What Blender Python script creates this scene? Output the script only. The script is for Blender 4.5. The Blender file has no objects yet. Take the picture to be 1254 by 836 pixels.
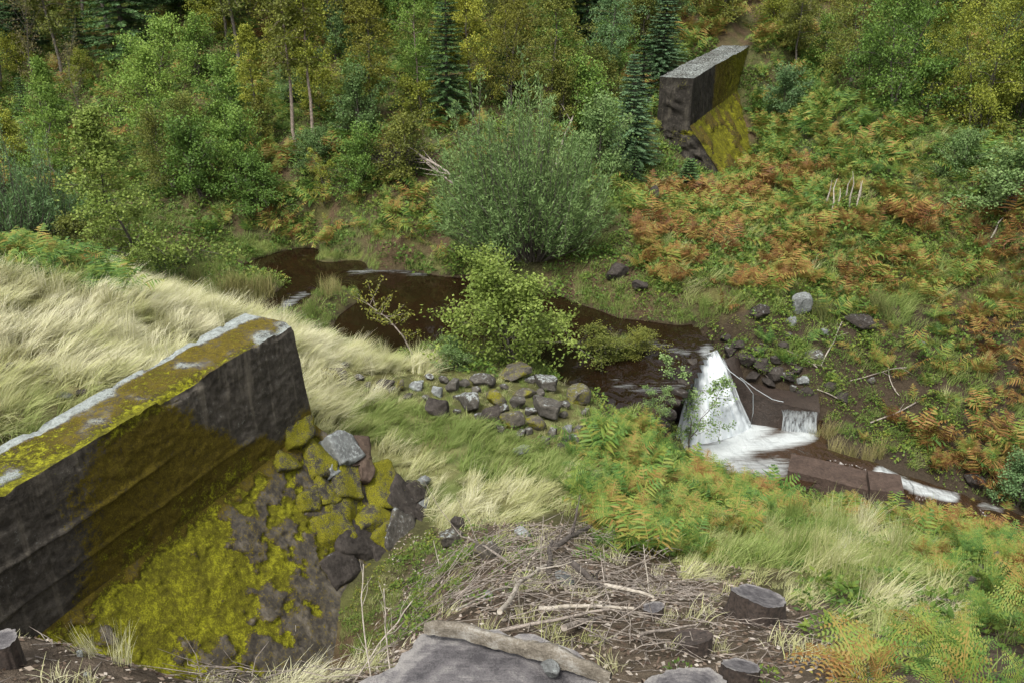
import bpy, math, numpy as np
from mathutils import Vector, Matrix, Euler

# ---------------------------------------------------------------- camera, sky, sun, exposure
S = bpy.context.scene
COL = S.collection
PITCH = math.radians(25.0)
CAMZ = 9.0
IW, IH, FPX = 1254.0, 836.0, 1086.0
cam_d = bpy.data.cameras.new('camera')
cam_d.sensor_width = 36.0
cam_d.lens = 36.0 * FPX / IW
cam_d.clip_end = 600.0
cam = bpy.data.objects.new('camera', cam_d)
COL.objects.link(cam)
cam.location = (0, 0, CAMZ)
cam.rotation_euler = (math.pi / 2 - PITCH, 0, 0)
S.camera = cam

world = bpy.data.worlds.new('World')
S.world = world
world.use_nodes = True
wn = world.node_tree
bg = wn.nodes['Background']
sky = wn.nodes.new('ShaderNodeTexSky')
sky.sky_type = 'NISHITA'
sky.sun_disc = False
SUN_EL, SUN_AZ = math.radians(58), math.radians(205)   # azimuth from +Y, clockwise
sky.sun_elevation = SUN_EL
sky.sun_rotation = SUN_AZ
sky.dust_density = 4.0
sky.air_density = 1.0
hs = wn.nodes.new('ShaderNodeHueSaturation')
hs.inputs['Saturation'].default_value = 0.16
wn.links.new(sky.outputs[0], hs.inputs['Color'])
wn.links.new(hs.outputs[0], bg.inputs['Color'])
bg.inputs['Strength'].default_value = 0.10

sun_d = bpy.data.lights.new('sun', 'SUN')
sun_d.energy = 1.5
sun_d.angle = math.radians(14)
sun_d.color = (1.0, 0.96, 0.88)
sun = bpy.data.objects.new('sun', sun_d)
COL.objects.link(sun)
sdir = Vector((math.sin(SUN_AZ) * math.cos(SUN_EL), math.cos(SUN_AZ) * math.cos(SUN_EL), math.sin(SUN_EL)))
sun.rotation_euler = sdir.to_track_quat('Z', 'Y').to_euler()
sun.location = (0, -10, 40)

S.view_settings.view_transform = 'Standard'
S.view_settings.look = 'None'
S.view_settings.gamma = 1.0
S.view_settings.use_curve_mapping = False
S.view_settings.exposure = 1.38
S.render.engine = 'CYCLES'
S.cycles.max_bounces = 5
S.cycles.diffuse_bounces = 3
S.cycles.glossy_bounces = 2
S.cycles.transmission_bounces = 3
S.cycles.transparent_max_bounces = 8
S.cycles.use_denoising = True

# ---------------------------------------------------------------- numeric helpers
RNG = np.random.default_rng(11)
C0 = np.array([0, 0, CAMZ])
FW = np.array([0, math.cos(PITCH), -math.sin(PITCH)])
UP = np.array([0, math.sin(PITCH), math.cos(PITCH)])
RT = np.array([1.0, 0, 0])
WD = np.array([.4147, .91, 0])        # direction in which the breached dam runs
WN = np.array([.91, -.4147, 0])       # its downstream side

def rays(px, py):
    px = np.asarray(px, float); py = np.asarray(py, float)
    return FW + RT * ((px - IW / 2) / FPX)[..., None] - UP * ((py - IH / 2) / FPX)[..., None]

def atz(px, py, z):
    d = rays(px, py)
    return C0 + d * ((z - CAMZ) / d[..., 2])[..., None]

def proj(P):
    v = np.asarray(P, float) - C0
    w = np.maximum(v @ FW, 1e-3)
    return IW / 2 + FPX * (v @ RT) / w, IH / 2 - FPX * (v @ UP) / w

def unz(u, n, z):
    return WD * u + WN * n + np.array([0, 0, z])

def hash3(i, seed):
    i = i.astype(np.int64)
    h = (i[..., 0] * 73856093) ^ (i[..., 1] * 19349663) ^ (i[..., 2] * 83492791) ^ (seed * 2654435761)
    h = (h ^ (h >> 13)) * 1274126177
    h = h & 0x7fffffff
    h = ((h ^ (h >> 16)) * 73244475) & 0x7fffffff
    return (h & 0xffff) / 65535.0

def vnoise(p, seed=0):
    p = np.asarray(p, float)
    i = np.floor(p); f = p - i
    f = f * f * (3 - 2 * f)
    out = 0
    for a in (0, 1):
        for b in (0, 1):
            for c in (0, 1):
                w = (f[..., 0] if a else 1 - f[..., 0]) * (f[..., 1] if b else 1 - f[..., 1]) * (f[..., 2] if c else 1 - f[..., 2])
                out = out + w * hash3(i + np.array([a, b, c]), seed)
    return out

def fbm(p, scale=1.0, octv=4, seed=0):
    p = np.asarray(p, float) * scale
    o, a, t = 0, 1.0, 0
    for k in range(octv):
        o = o + a * vnoise(p, seed + k * 17)
        t += a; a *= .5; p = p * 2.03 + 7.1
    return o / t          # 0..1

def vecnoise(p, scale, octv=3, seed=0):
    return np.stack([fbm(p, scale, octv, seed + 101 * k) - .5 for k in range(3)], -1)

def smooth(a, b, x):
    t = np.clip((x - a) / (b - a), 0, 1)
    return t * t * (3 - 2 * t)

def inpoly(px, py, poly):
    px = np.asarray(px); py = np.asarray(py)
    ins = np.zeros(px.shape, bool)
    n = len(poly)
    for k in range(n):
        x1, y1 = poly[k]; x2, y2 = poly[(k + 1) % n]
        if y1 == y2:
            continue
        c = ((y1 > py) != (y2 > py)) & (px < (x2 - x1) * (py - y1) / (y2 - y1) + x1)
        ins ^= c
    return ins

# ---------------------------------------------------------------- mesh and object helpers
def mesh_np(name, V, faces, attrs=None, smooth_sh=True):
    V = np.asarray(V, np.float32)
    me = bpy.data.meshes.new(name)
    fl = [np.asarray(f, np.int32) for f in faces if len(f)]
    nl = sum(f.size for f in fl); npoly = sum(len(f) for f in fl)
    me.vertices.add(len(V)); me.vertices.foreach_set('co', V.ravel())
    me.loops.add(nl); me.polygons.add(npoly)
    me.loops.foreach_set('vertex_index', np.concatenate([f.ravel() for f in fl]))
    tot = np.concatenate([np.full(len(f), f.shape[1], np.int32) for f in fl])
    st = np.concatenate([[0], np.cumsum(tot)[:-1]]).astype(np.int32)
    me.polygons.foreach_set('loop_start', st)
    me.polygons.foreach_set('use_smooth', np.full(npoly, smooth_sh))
    me.update(calc_edges=True)
    for k, (dom, arr) in (attrs or {}).items():
        arr = np.asarray(arr, np.float32)
        if arr.ndim == 2:
            a = me.attributes.new(k, 'FLOAT_COLOR', dom)
            if arr.shape[1] == 3:
                arr = np.concatenate([arr, np.ones((len(arr), 1), np.float32)], 1)
            a.data.foreach_set('color', arr.ravel())
        else:
            a = me.attributes.new(k, 'FLOAT', dom)
            a.data.foreach_set('value', arr)
    return me

def obj(name, me, mat=None, parent=None, link=True):
    o = bpy.data.objects.new(name, me)
    if link:
        COL.objects.link(o)
    if mat is not None and me is not None and not me.materials:
        me.materials.append(mat)
    if parent is not None:
        o.parent = parent
    return o

def tag(o, label=None, cat=None, group=None, kind=None):
    if label: o['label'] = label
    if cat: o['category'] = cat
    if group: o['group'] = group
    if kind: o['kind'] = kind
    return o

def empty(name, loc=(0, 0, 0), rz=0):
    o = bpy.data.objects.new(name, None)
    COL.objects.link(o)
    o.location = Vector([float(c) for c in loc]); o.rotation_euler = (0, 0, rz)
    o.empty_display_size = .2
    return o

def copy_tree(o, parent=None):
    c = o.copy(); COL.objects.link(c); c.parent = parent
    for ch in o.children:
        copy_tree(ch, c)
    return c

class MB:
    """collects vertices and faces of one mesh"""
    def __init__(s):
        s.V = []; s.F = {3: [], 4: []}; s.n = 0; s.A = {}
    def add(s, V, F, **attrs):
        V = np.asarray(V, float); F = np.asarray(F, int)
        s.V.append(V); s.F[F.shape[1]].append(F + s.n); s.n += len(V)
        for k, a in attrs.items():
            s.A.setdefault(k, []).append(np.broadcast_to(np.asarray(a, float), (len(V),)))
    def mesh(s, name, smooth_sh=True):
        fs = [np.concatenate(v) for v in s.F.values() if v]
        at = {k: ('POINT', np.concatenate(v)) for k, v in s.A.items()}
        return mesh_np(name, np.concatenate(s.V), fs, at, smooth_sh)
    def tube(s, P, rad, sides=6, **attrs):
        P = np.asarray(P, float); k = len(P)
        rad = np.broadcast_to(np.asarray(rad, float), (k,))
        T = np.gradient(P, axis=0); T /= np.linalg.norm(T, axis=1)[:, None] + 1e-9
        ref = np.array([0, 0, 1.]) if abs(T[0, 2]) < .9 else np.array([1., 0, 0])
        A = np.cross(T, ref); A /= np.linalg.norm(A, axis=1)[:, None] + 1e-9
        B = np.cross(T, A)
        th = np.linspace(0, 2 * math.pi, sides, endpoint=False)
        V = P[:, None] + rad[:, None, None] * (A[:, None] * np.cos(th)[None, :, None] + B[:, None] * np.sin(th)[None, :, None])
        V = V.reshape(-1, 3)
        i = np.arange(k - 1)[:, None] * sides; j = np.arange(sides)[None]
        a = i + j; b = i + (j + 1) % sides
        s.add(V, np.stack([a, b, b + sides, a + sides], -1).reshape(-1, 4), **attrs)
        # end caps
        for row, P_ in ((0, P[0]), (k - 1, P[-1])):
            base = V[row * sides:(row + 1) * sides]
            Vc = np.concatenate([base, P_[None]])
            jj = np.arange(sides)
            s.add(Vc, np.stack([jj, (jj + 1) % sides, np.full(sides, sides)], -1), **attrs)

def grid_faces(nu, nv):
    i = np.arange(nu - 1)[:, None] * nv; j = np.arange(nv - 1)[None]
    a = i + j
    return np.stack([a, a + nv, a + nv + 1, a + 1], -1).reshape(-1, 4)

# ---------------------------------------------------------------- material helpers
def Nd(nt, t, ins=None, **p):
    n = nt.nodes.new(t)
    for k, v in p.items():
        setattr(n, k, v)
    for k, v in (ins or {}).items():
        if isinstance(v, bpy.types.NodeSocket):
            nt.links.new(v, n.inputs[k])
        else:
            n.inputs[k].default_value = v
    return n

def Mt(nt, op, a, b=0.0, clamp=False):
    return Nd(nt, 'ShaderNodeMath', {0: a, 1: b}, operation=op, use_clamp=clamp).outputs[0]

def Mix(nt, f, a, b):
    n = nt.nodes.new('ShaderNodeMix'); n.data_type = 'RGBA'
    for i, v in ((0, f), (6, a), (7, b)):
        if isinstance(v, bpy.types.NodeSocket):
            nt.links.new(v, n.inputs[i])
        else:
            n.inputs[i].default_value = (*v, 1) if i and len(v) == 3 else v
    return n.outputs[2]

def Ramp(nt, f, stops, interp='LINEAR'):
    n = nt.nodes.new('ShaderNodeValToRGB')
    n.color_ramp.interpolation = interp
    e = n.color_ramp.elements
    while len(e) < len(stops):
        e.new(.5)
    for k, (p, c) in enumerate(stops):
        e[k].position = p
        e[k].color = (*c, 1) if not isinstance(c, (int, float)) else (c, c, c, 1)
    nt.links.new(f, n.inputs[0])
    return n.outputs[0]

def Noise(nt, scale, detail=4, rough=.55, vec=None, dist=0.0, coord='Object'):
    if vec is None:
        vec = Nd(nt, 'ShaderNodeTexCoord').outputs[coord]
    return Nd(nt, 'ShaderNodeTexNoise', {'Vector': vec, 'Scale': scale, 'Detail': detail, 'Roughness': rough, 'Distortion': dist}).outputs[0]

def Attr(nt, name, kind='GEOMETRY', out='Fac'):
    return Nd(nt, 'ShaderNodeAttribute', attribute_name=name, attribute_type=kind).outputs[out]

def new_mat(name):
    m = bpy.data.materials.new(name); m.use_nodes = True
    nt = m.node_tree
    return m, nt, nt.nodes['Principled BSDF'], nt.nodes['Material Output']

def bump(nt, bs, h, strength=.5, dist=.02):
    b = Nd(nt, 'ShaderNodeBump', {'Height': h, 'Strength': strength, 'Distance': dist})
    nt.links.new(b.outputs[0], bs.inputs['Normal'])

def leaf_mat(name, stops, transl=.3, tint_w=.5, rough=.6):
    """leaf colour from a ramp driven by each leaf's own random value and the plant's tint"""
    m, nt, bs, out = new_mat(name)
    f = Mt(nt, 'ADD', Mt(nt, 'MULTIPLY', Attr(nt, 'rnd'), 1 - tint_w), Mt(nt, 'MULTIPLY', Attr(nt, 'tint', 'INSTANCER'), tint_w))
    c = Nd(nt, 'ShaderNodeHueSaturation', {'Saturation': 1.02, 'Value': 1.03, 'Color': Ramp(nt, f, stops)}).outputs[0]
    nt.links.new(c, bs.inputs['Base Color'])
    bs.inputs['Roughness'].default_value = rough
    bs.inputs['Specular IOR Level'].default_value = .25
    if transl > 0:
        tr = Nd(nt, 'ShaderNodeBsdfTranslucent', {'Color': c})
        mx = Nd(nt, 'ShaderNodeMixShader', {0: transl, 1: bs.outputs[0], 2: tr.outputs[0]})
        nt.links.new(mx.outputs[0], out.inputs['Surface'])
    return m

def bark_mat(name, a, b, scale=14):
    m, nt, bs, _ = new_mat(name)
    n = Noise(nt, scale, 5, .65)
    nt.links.new(Ramp(nt, n, [(.3, a), (.7, b)]), bs.inputs['Base Color'])
    bs.inputs['Roughness'].default_value = .85
    bump(nt, bs, n, .6, .02)
    return m

MAT = {}
# ---------------------------------------------------------------- terrain: heights known at spots of the valley
CTRL = [  # image x, image y, height of the ground seen there
 # near bank with the felled trees
 (0,815,5.2),(0,772,5.05),(30,776,5.05),(60,810,5.1),(90,787,4.95),(110,808,4.95),(150,806,4.8),(160,815,4.85),(210,832,4.65),(300,836,4.2),(420,836,4.2),(-150,790,4.9),
 (560,745,3.3),(640,700,2.55),(560,690,1.9),(640,640,1.45),(750,720,2.75),(850,765,3.5),(930,762,3.35),(900,825,4.15),
 (800,830,4.2),(1050,800,3.9),(1200,825,4.3),(1254,720,3.0),(1100,730,2.8),(1000,690,1.7),(850,670,1.4),(750,610,.95),
 (900,640,.7),(1000,660,.6),(1100,680,.7),(1200,675,.4),(1350,700,2.0),(1400,836,4.2),(700,760,3.6),(780,690,2.0),
 (490,715,.65),(525,650,.7),(545,600,.8),(580,640,1.0),
 # grass in the breach
 (450,490,1.0),(600,540,.85),(700,545,.75),(430,452,1.0),(520,515,.95),(650,585,.85),(400,440,1.05),(600,480,.75),(680,500,.65),(500,465,.7),
 (430,545,1.0),(450,600,.8),(760,530,.55),(800,560,.4),(860,592,-.5),(900,600,-.8),(960,610,-1.2),(1010,632,-1.3),(1110,642,-1.6),(1200,655,-1.4),(1000,606,-2.1),(1064,618,-2.3),(1150,626,-2.4),(1300,670,-.6),
 # meadow above the wall
 (100,400,3.3),(0,345,3.4),(150,372,3.05),(250,388,2.3),(200,470,3.35),(50,550,3.55),(0,480,3.55),(-200,420,3.8),(-200,600,4.0),
 (50,312,3.05),(130,355,2.7),(-100,315,3.3),(350,410,1.2),(430,432,.15),(500,437,.1),(400,425,.35),
 (300,392,.4),
 # hollow behind the meadow, spit with rushes
 (60,296,.7),(150,318,.5),(210,335,.3),(0,270,.8),(-150,260,1.0),(230,352,.18),(300,358,.16),(260,366,.12),(335,352,.1),
 # pool bed
 (300,383,-.3),(380,325,-.4),(440,333,-.25),(480,350,-.4),(540,380,-.5),(450,400,-.5),(390,393,-.45),(520,415,-.4),(345,362,-.12),(330,328,-.2),
 (388,364,.28),(405,362,.3),(400,371,.26),(425,360,.22),(410,355,.2),(560,405,-.3),(270,315,.2),
 # bank with the shrub, island and stream
 (600,440,.25),(640,446,.25),(560,436,.2),(740,428,.12),(770,420,.1),(700,400,-.22),(670,375,-.28),(730,395,-.2),(610,360,-.25),(700,458,-.3),(760,465,-.35),(800,445,-.3),
 (830,425,-.25),(800,475,-.35),(680,475,.3),(740,498,.08),(780,515,.05),(840,446,-.1),(822,478,.02),(808,505,.06),(802,524,.1),(770,488,-.3),(795,495,-.3),(852,470,-1.1),(838,495,-1.6),(780,408,-.2),(800,398,-.05),(885,500,-2.0),(862,520,-2.2),(846,533,-2.3),(825,535,-2.1),(875,470,-1.3),(828,562,-1.0),(850,572,-1.4),(800,545,.05),(820,410,-.15),
 # far bank
 (400,303,.3),(300,295,.4),(470,298,.7),(560,325,.25),(640,335,.35),(700,350,.25),(760,368,.3),(840,388,.15),(560,300,.7),
 (300,240,1.4),(380,190,2.2),(470,220,1.8),(550,250,1.4),(640,270,1.3),(750,260,1.4),(800,235,1.2),(780,300,1.0),(820,330,.9),
 (640,120,3.4),(400,100,3.6),(200,150,2.2),(100,200,1.4),(0,200,1.3),(0,100,2.8),(627,0,6.2),(200,0,6.0),(0,0,5.5),(780,120,3.0),(-200,100,3.0),
 (840,225,.85),(870,216,.5),(915,212,.35),(900,220,.5),(930,215,.5),(800,190,1.6),(950,50,4.3),(880,25,5.0),
 # right hillside
 (900,400,.0),(960,400,-.15),(1000,440,-.75),(980,370,.1),(1050,420,-.5),(1060,340,.45),(950,250,.9),(950,320,.6),(1050,250,1.6),(1200,300,1.1),(1250,200,2.5),
 (1150,170,3.1),(1000,130,3.2),(1050,60,4.6),(1200,60,4.9),(1250,400,-.1),(1150,470,-1.05),(1100,520,-1.8),(1200,540,-1.85),(1050,505,-1.7),
 (1010,480,-1.2),(1254,580,-2.2),(1400,300,2.0),(1400,500,-1.0),(1400,150,4.6),(896,418,-.05),(925,450,-.62),(960,470,-.98),
 # lower channel
 (900,545,-2.2),(950,555,-2.25),(985,550,-2.2),(1000,528,-2.0),(940,535,-2.25),(1040,565,-2.1),(1085,572,-2.15),(1120,592,-2.35),(1165,608,-2.6),(1210,622,-2.8),(1260,640,-3.0),(1340,670,-3.4),
 (1090,552,-2.0),(1160,582,-2.3),(1210,602,-2.5),(1020,535,-1.8),(870,560,-2.1),(885,577,-1.9),
]
ANCH = [(0,0,7.4),(-5,0,7.0),(5,0,7.0),(0,1.6,6.9),(-.1,2.6,6.0),(0,3.6,4.9),(-2.5,2.6,5.9),(2.5,2.6,5.9),(-9,3,5.2),(9,3,5.6),(0,-10,9.5),
 (-4.6,6.6,1.6),(-3.6,6.7,.8),(-3.0,7.2,.45),(-2.5,7.8,.3),(-2.1,8.7,.25),(-3.2,8.6,.2),(-1.9,6.9,1.1),(-1.9,6.1,2.3),(-4.2,7.6,.6),(-40,72,13),(0,76,15),(50,76,17),(-55,32,3),(60,32,9),(60,8,3),(-45,4,6),(0,115,34),(-65,115,32),(75,115,36),
 (-20,55,9),(20,58,10),(-60,-10,9),(60,-10,9),(14,47,5.2),(4.25,17.75,-1.3),(4.05,17.0,-1.9),(3.5,15.75,-1.7),(4.1,16.3,-2.1),(9.83,35.08,0.10),(10.69,37.44,0.20),(12.09,39.55,1.10),(12.10,41.74,2.10),(12.23,44.43,3.70),(13.33,46.13,4.50),(12.57,36.03,1.00),(14.69,39.46,2.30),(6.19,36.74,1.60),(8.50,42.28,2.80),(-3.4,5.5,2.9),(-2.6,5.7,2.5)]

cp = np.array(CTRL, float)
cw = atz(cp[:, 0], cp[:, 1], cp[:, 2])
cw = np.concatenate([cw, np.array(ANCH, float)])
def _rbf(cw):
    n = len(cw)
    r = np.linalg.norm(cw[:, None, :2] - cw[None, :, :2], axis=-1)
    A = np.zeros((n + 3, n + 3))
    A[:n, :n] = np.sqrt(r * r + .05) - np.eye(n) * .014
    A[:n, n] = 1; A[:n, n + 1:] = cw[:, :2]
    A[n, :n] = 1; A[n + 1:, :n] = cw[:, :2].T
    return np.linalg.solve(A, np.concatenate([cw[:, 2], [0, 0, 0]]))
_w = _rbf(cw)
def rbf_eval(x, y):
    x = np.asarray(x).ravel(); y = np.asarray(y).ravel()
    out = np.empty(len(x))
    for k in range(0, len(x), 20000):
        X = np.stack([x[k:k + 20000], y[k:k + 20000]], -1)
        r2 = ((X[:, None] - cw[None, :, :2]) ** 2).sum(-1) + .05
        out[k:k + 20000] = np.sqrt(r2) @ _w[:-3] + _w[-3] + X @ _w[-2:]
    return out

def axis(parts):
    a = [np.linspace(lo, hi, n, endpoint=False) for lo, hi, n in parts]
    return np.concatenate(a + [[parts[-1][1]]])
GX = axis([(-70, -25, 45), (-25, -12, 65), (-12, 14, 260), (14, 28, 70), (28, 75, 47)])
GY = axis([(-12, 1.5, 40), (1.5, 22, 228), (22, 36, 100), (36, 60, 80), (60, 118, 40)])
gx, gy = np.meshgrid(GX, GY, indexing='ij')
gz = rbf_eval(gx, gy).reshape(gx.shape)
P3 = np.stack([gx, gy, np.zeros_like(gx)], -1)
rough = .20 * (fbm(P3, .9, 4, 3) - .5) + .10 * (fbm(P3, 3.1, 3, 9) - .5)
wet = smooth(.25, -.05, gz) * (gy > 12)
GZ = gz + rough * (1 - .75 * wet) * smooth(-1, .6, np.abs(gz) + .3)

# the plunge basin: ground cut back below and in front of the falling water
FALL_L = [(851, 437, .0), (843, 470, -.68), (834, 507, -1.3), (824, 547, -1.82)]
FALL_R = [(881, 427, .0), (893, 455, -.34), (906, 490, -1.0), (922, 524, -1.82)]
_t = np.linspace(0, 1, 24)
_pl = lambda P: np.stack([np.interp(_t, np.linspace(0, 1, 4), np.array([atz(a, b, z) for a, b, z in P])[:, i]) for i in range(3)], -1)
_L, _R = _pl(FALL_L), _pl(FALL_R)
_F = (_L[None] * _t[:, None, None] + _R[None] * (1 - _t)[:, None, None])[:, 2:].reshape(-1, 3)
_d = (C0 - _F) / np.linalg.norm(C0 - _F, axis=1)[:, None]
_cut = np.concatenate([_F + _d * q for q in (-.3, -.1, .1, .3, .5, .7, .9, 1.1)])
bx0, by0 = _cut[:, :2].min(0) - .2; bx1, by1 = _cut[:, :2].max(0) + .2
_i, _j = np.nonzero((gx > bx0) & (gx < bx1) & (gy > by0) & (gy < by1))
_dd = np.hypot(gx[_i, _j][:, None] - _cut[None, :, 0], gy[_i, _j][:, None] - _cut[None, :, 1])
_lim = np.where(_dd < .13, _cut[None, :, 2] - .14, 9).min(1)
GZ[_i, _j] = np.minimum(GZ[_i, _j], np.maximum(_lim, -2.4))

def ground(x, y):
    x = np.asarray(x, float); y = np.asarray(y, float)
    i = np.clip(np.searchsorted(GX, x) - 1, 0, len(GX) - 2); j = np.clip(np.searchsorted(GY, y) - 1, 0, len(GY) - 2)
    fx = np.clip((x - GX[i]) / (GX[i + 1] - GX[i]), 0, 1); fy = np.clip((y - GY[j]) / (GY[j + 1] - GY[j]), 0, 1)
    return (GZ[i, j] * (1 - fx) * (1 - fy) + GZ[i + 1, j] * fx * (1 - fy) + GZ[i, j + 1] * (1 - fx) * fy + GZ[i + 1, j + 1] * fx * fy)

def at(px, py, ymin=2.0):
    """the spot of ground seen at an image point"""
    d = rays(px, py)
    t = np.arange(ymin, 130, .04)
    P = C0 + d[None] * t[:, None]
    below = P[:, 2] < ground(P[:, 0], P[:, 1])
    k = int(np.argmax(below)) if below.any() else len(t) - 1
    p = P[k]
    return np.array([p[0], p[1], float(ground(p[0], p[1]))])

def grad(x, y, e=.25):
    return (ground(x + e, y) - ground(x - e, y)) / (2 * e), (ground(x, y + e) - ground(x, y - e)) / (2 * e)

# ---------------------------------------------------------------- places, as polygons of image points on the ground
P_BERM = [(380,425),(480,442),(530,500),(640,545),(725,560),(705,612),(640,640),(540,652),(505,610),(385,560)]
P_GREENB = [(420,500),(520,495),(640,540),(700,560),(690,590),(600,590),(480,545),(420,540)]
P_LOWGRASS = [(840,640),(930,620),(1000,640),(1150,680),(1190,760),(1110,815),(1000,790),(970,700),(860,690)]
P_FERNNEAR = [(700,545),(760,515),(830,560),(880,580),(960,600),(960,630),(870,690),(760,690),(690,620)]
P_FERNLOW = [(1090,670),(1254,655),(1450,660),(1450,900),(1040,900),(1000,810),(1120,800),(1190,750)]
P_FERNLEFT = [(-200,280),(60,298),(145,350),(160,378),(90,355),(0,338),(-200,335)]
P_SLOPE = [(765,245),(800,232),(850,228),(925,205),(940,80),(1000,110),(1100,150),(1254,185),(1450,190),(1450,600),(1254,570),(1190,530),(1110,460),(1040,400),(985,350),(900,385),(780,345)]
P_UPPERSLOPE = [(925,85),(1000,100),(1120,150),(1260,190),(1260,260),(1100,230),(1000,200),(930,200)]
P_BARE = [(870,400),(990,345),(1060,380),(1120,450),(1200,520),(1254,560),(1254,620),(1080,560),(1000,500),(900,450)]
P_BRUSH = [(540,650),(600,630),(700,650),(800,690),(880,690),(960,760),(1040,800),(1060,850),(480,850),(470,770),(500,700)]
P_SOIL = [(-50,760),(90,772),(220,822),(300,800),(480,780),(480,860),(-50,860)]
P_FARBANK = [(235,200),(480,170),(560,260),(570,330),(450,318),(300,300),(240,300)]
P_LAWN = [(255,290),(330,295),(450,312),(470,330),(400,322),(300,318),(260,310)]
P_POOL = [(150,410),(205,300),(600,290),(700,370),(830,385),(870,420),(868,427),(822,500),(815,512),(760,510),(690,480),(560,455),(480,445),(400,440)]
P_LOWER = [(880,500),(1005,515),(1012,555),(1008,575),(985,600),(880,600),(830,575),(805,535),(830,500)]

def lipline(P):      # > 0 upstream of the weir's lip
    a, b = LIP_A, LIP_B
    return (b[0] - a[0]) * (P[..., 1] - a[1]) - (b[1] - a[1]) * (P[..., 0] - a[0])
LIP_A = atz(882, 422, 0.0); LIP_B = atz(818, 502, 0.0)

# ---------------------------------------------------------------- ground
GV = np.stack([gx, gy, GZ], -1).reshape(-1, 3)
qx, qy = proj(GV)
gu = GV @ WD; gn = GV @ WN
def lerp(a, b, t):
    return np.asarray(a) * (1 - t[:, None]) + np.asarray(b) * t[:, None]
n1 = fbm(GV * [1, 1, 0], .8, 5, 21); n2 = fbm(GV * [1, 1, 0], 2.7, 4, 33); n3 = fbm(GV * [1, 1, 0], 7, 3, 41)
gc = lerp((.055, .06, .018), (.075, .048, .024), smooth(.4, .62, n1))
gc = lerp(gc, (.1, .115, .025), smooth(.52, .7, n2) * .7)
def zone(mask, a, b, nn=None, w=1.0):
    global gc
    t = smooth(.35, .65, n2 if nn is None else nn)
    gc = np.where(mask[:, None], gc * (1 - w) + w * lerp(np.broadcast_to(a, gc.shape), b, t), gc)
near = gu < 30
zone(inpoly(qx, qy, P_SLOPE) & (GV[:, 1] > 17), (.07, .05, .02), (.1, .1, .025))
zone(inpoly(qx, qy, P_UPPERSLOPE) & (GV[:, 1] > 17), (.05, .07, .025), (.07, .06, .025))
zone(inpoly(qx, qy, P_BARE) & (GV[:, 1] > 14), (.045, .032, .022), (.075, .07, .025))
zone((gn < -8.3) & (GV[:, 1] < 19) & (gu < 14) & (GZ.ravel() > .3), (.2, .185, .08), (.15, .16, .05))
zone(inpoly(qx, qy, P_BERM) & (GV[:, 1] < 19) & (gn > -8.6), (.19, .19, .07), (.12, .16, .04))
zone(inpoly(qx, qy, P_LOWGRASS) & (GV[:, 1] < 14), (.17, .16, .06), (.1, .12, .03))
zone(inpoly(qx, qy, [(400,445),(720,460),(730,555),(640,540),(400,480)]) & (GV[:, 1] < 19), (.09, .1, .03), (.12, .12, .035))
zone((GV[:, 1] < 7.2), (.065, .048, .035), (.14, .108, .082), n3)
zone(inpoly(qx, qy, P_BRUSH) & (GV[:, 1] < 12), (.06, .046, .032), (.13, .1, .072), n3)
zone(inpoly(qx, qy, P_LAWN) & (GV[:, 1] > 17), (.13, .17, .03), (.09, .12, .025))
gw = smooth(.12, -.02, GV[:, 2]) * (GV[:, 1] > 13) * (gn > -25)
gc = lerp(gc, np.broadcast_to((.03, .02, .012), gc.shape), np.clip(gw, 0, 1))
gw2 = ((GV[:, 2] < -1.2) & inpoly(qx, qy, [(860,490),(1010,505),(1130,560),(1260,600),(1400,660),(1400,700),(1200,650),(1000,640),(860,600)])).astype(float)
gc = lerp(gc, np.broadcast_to((.03, .022, .015), gc.shape), gw2 * .8)
gme = mesh_np('ground', GV, [grid_faces(len(GX), len(GY))], {'col': ('POINT', gc)})
m, nt, bs, _ = new_mat('forest_floor')
pos = Nd(nt, 'ShaderNodeNewGeometry').outputs['Position']
nz = Noise(nt, 9, 6, .7, pos); nz2 = Noise(nt, 60, 3, .6, pos)
c = Mix(nt, Mt(nt, 'MULTIPLY', nz2, .35), Attr(nt, 'col', out='Color'), (.16, .13, .09))
c = Nd(nt, 'ShaderNodeHueSaturation', {'Value': Mt(nt, 'ADD', Mt(nt, 'MULTIPLY', nz, 1.1), .42), 'Color': c}).outputs[0]
nt.links.new(c, bs.inputs['Base Color'])
bs.inputs['Roughness'].default_value = .95
bs.inputs['Specular IOR Level'].default_value = .15
bump(nt, bs, Mt(nt, 'ADD', nz, Mt(nt, 'MULTIPLY', nz2, .4)), 1.0, .07)
MAT['ground'] = m
tag(obj('ground', gme, m), kind='structure')

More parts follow.
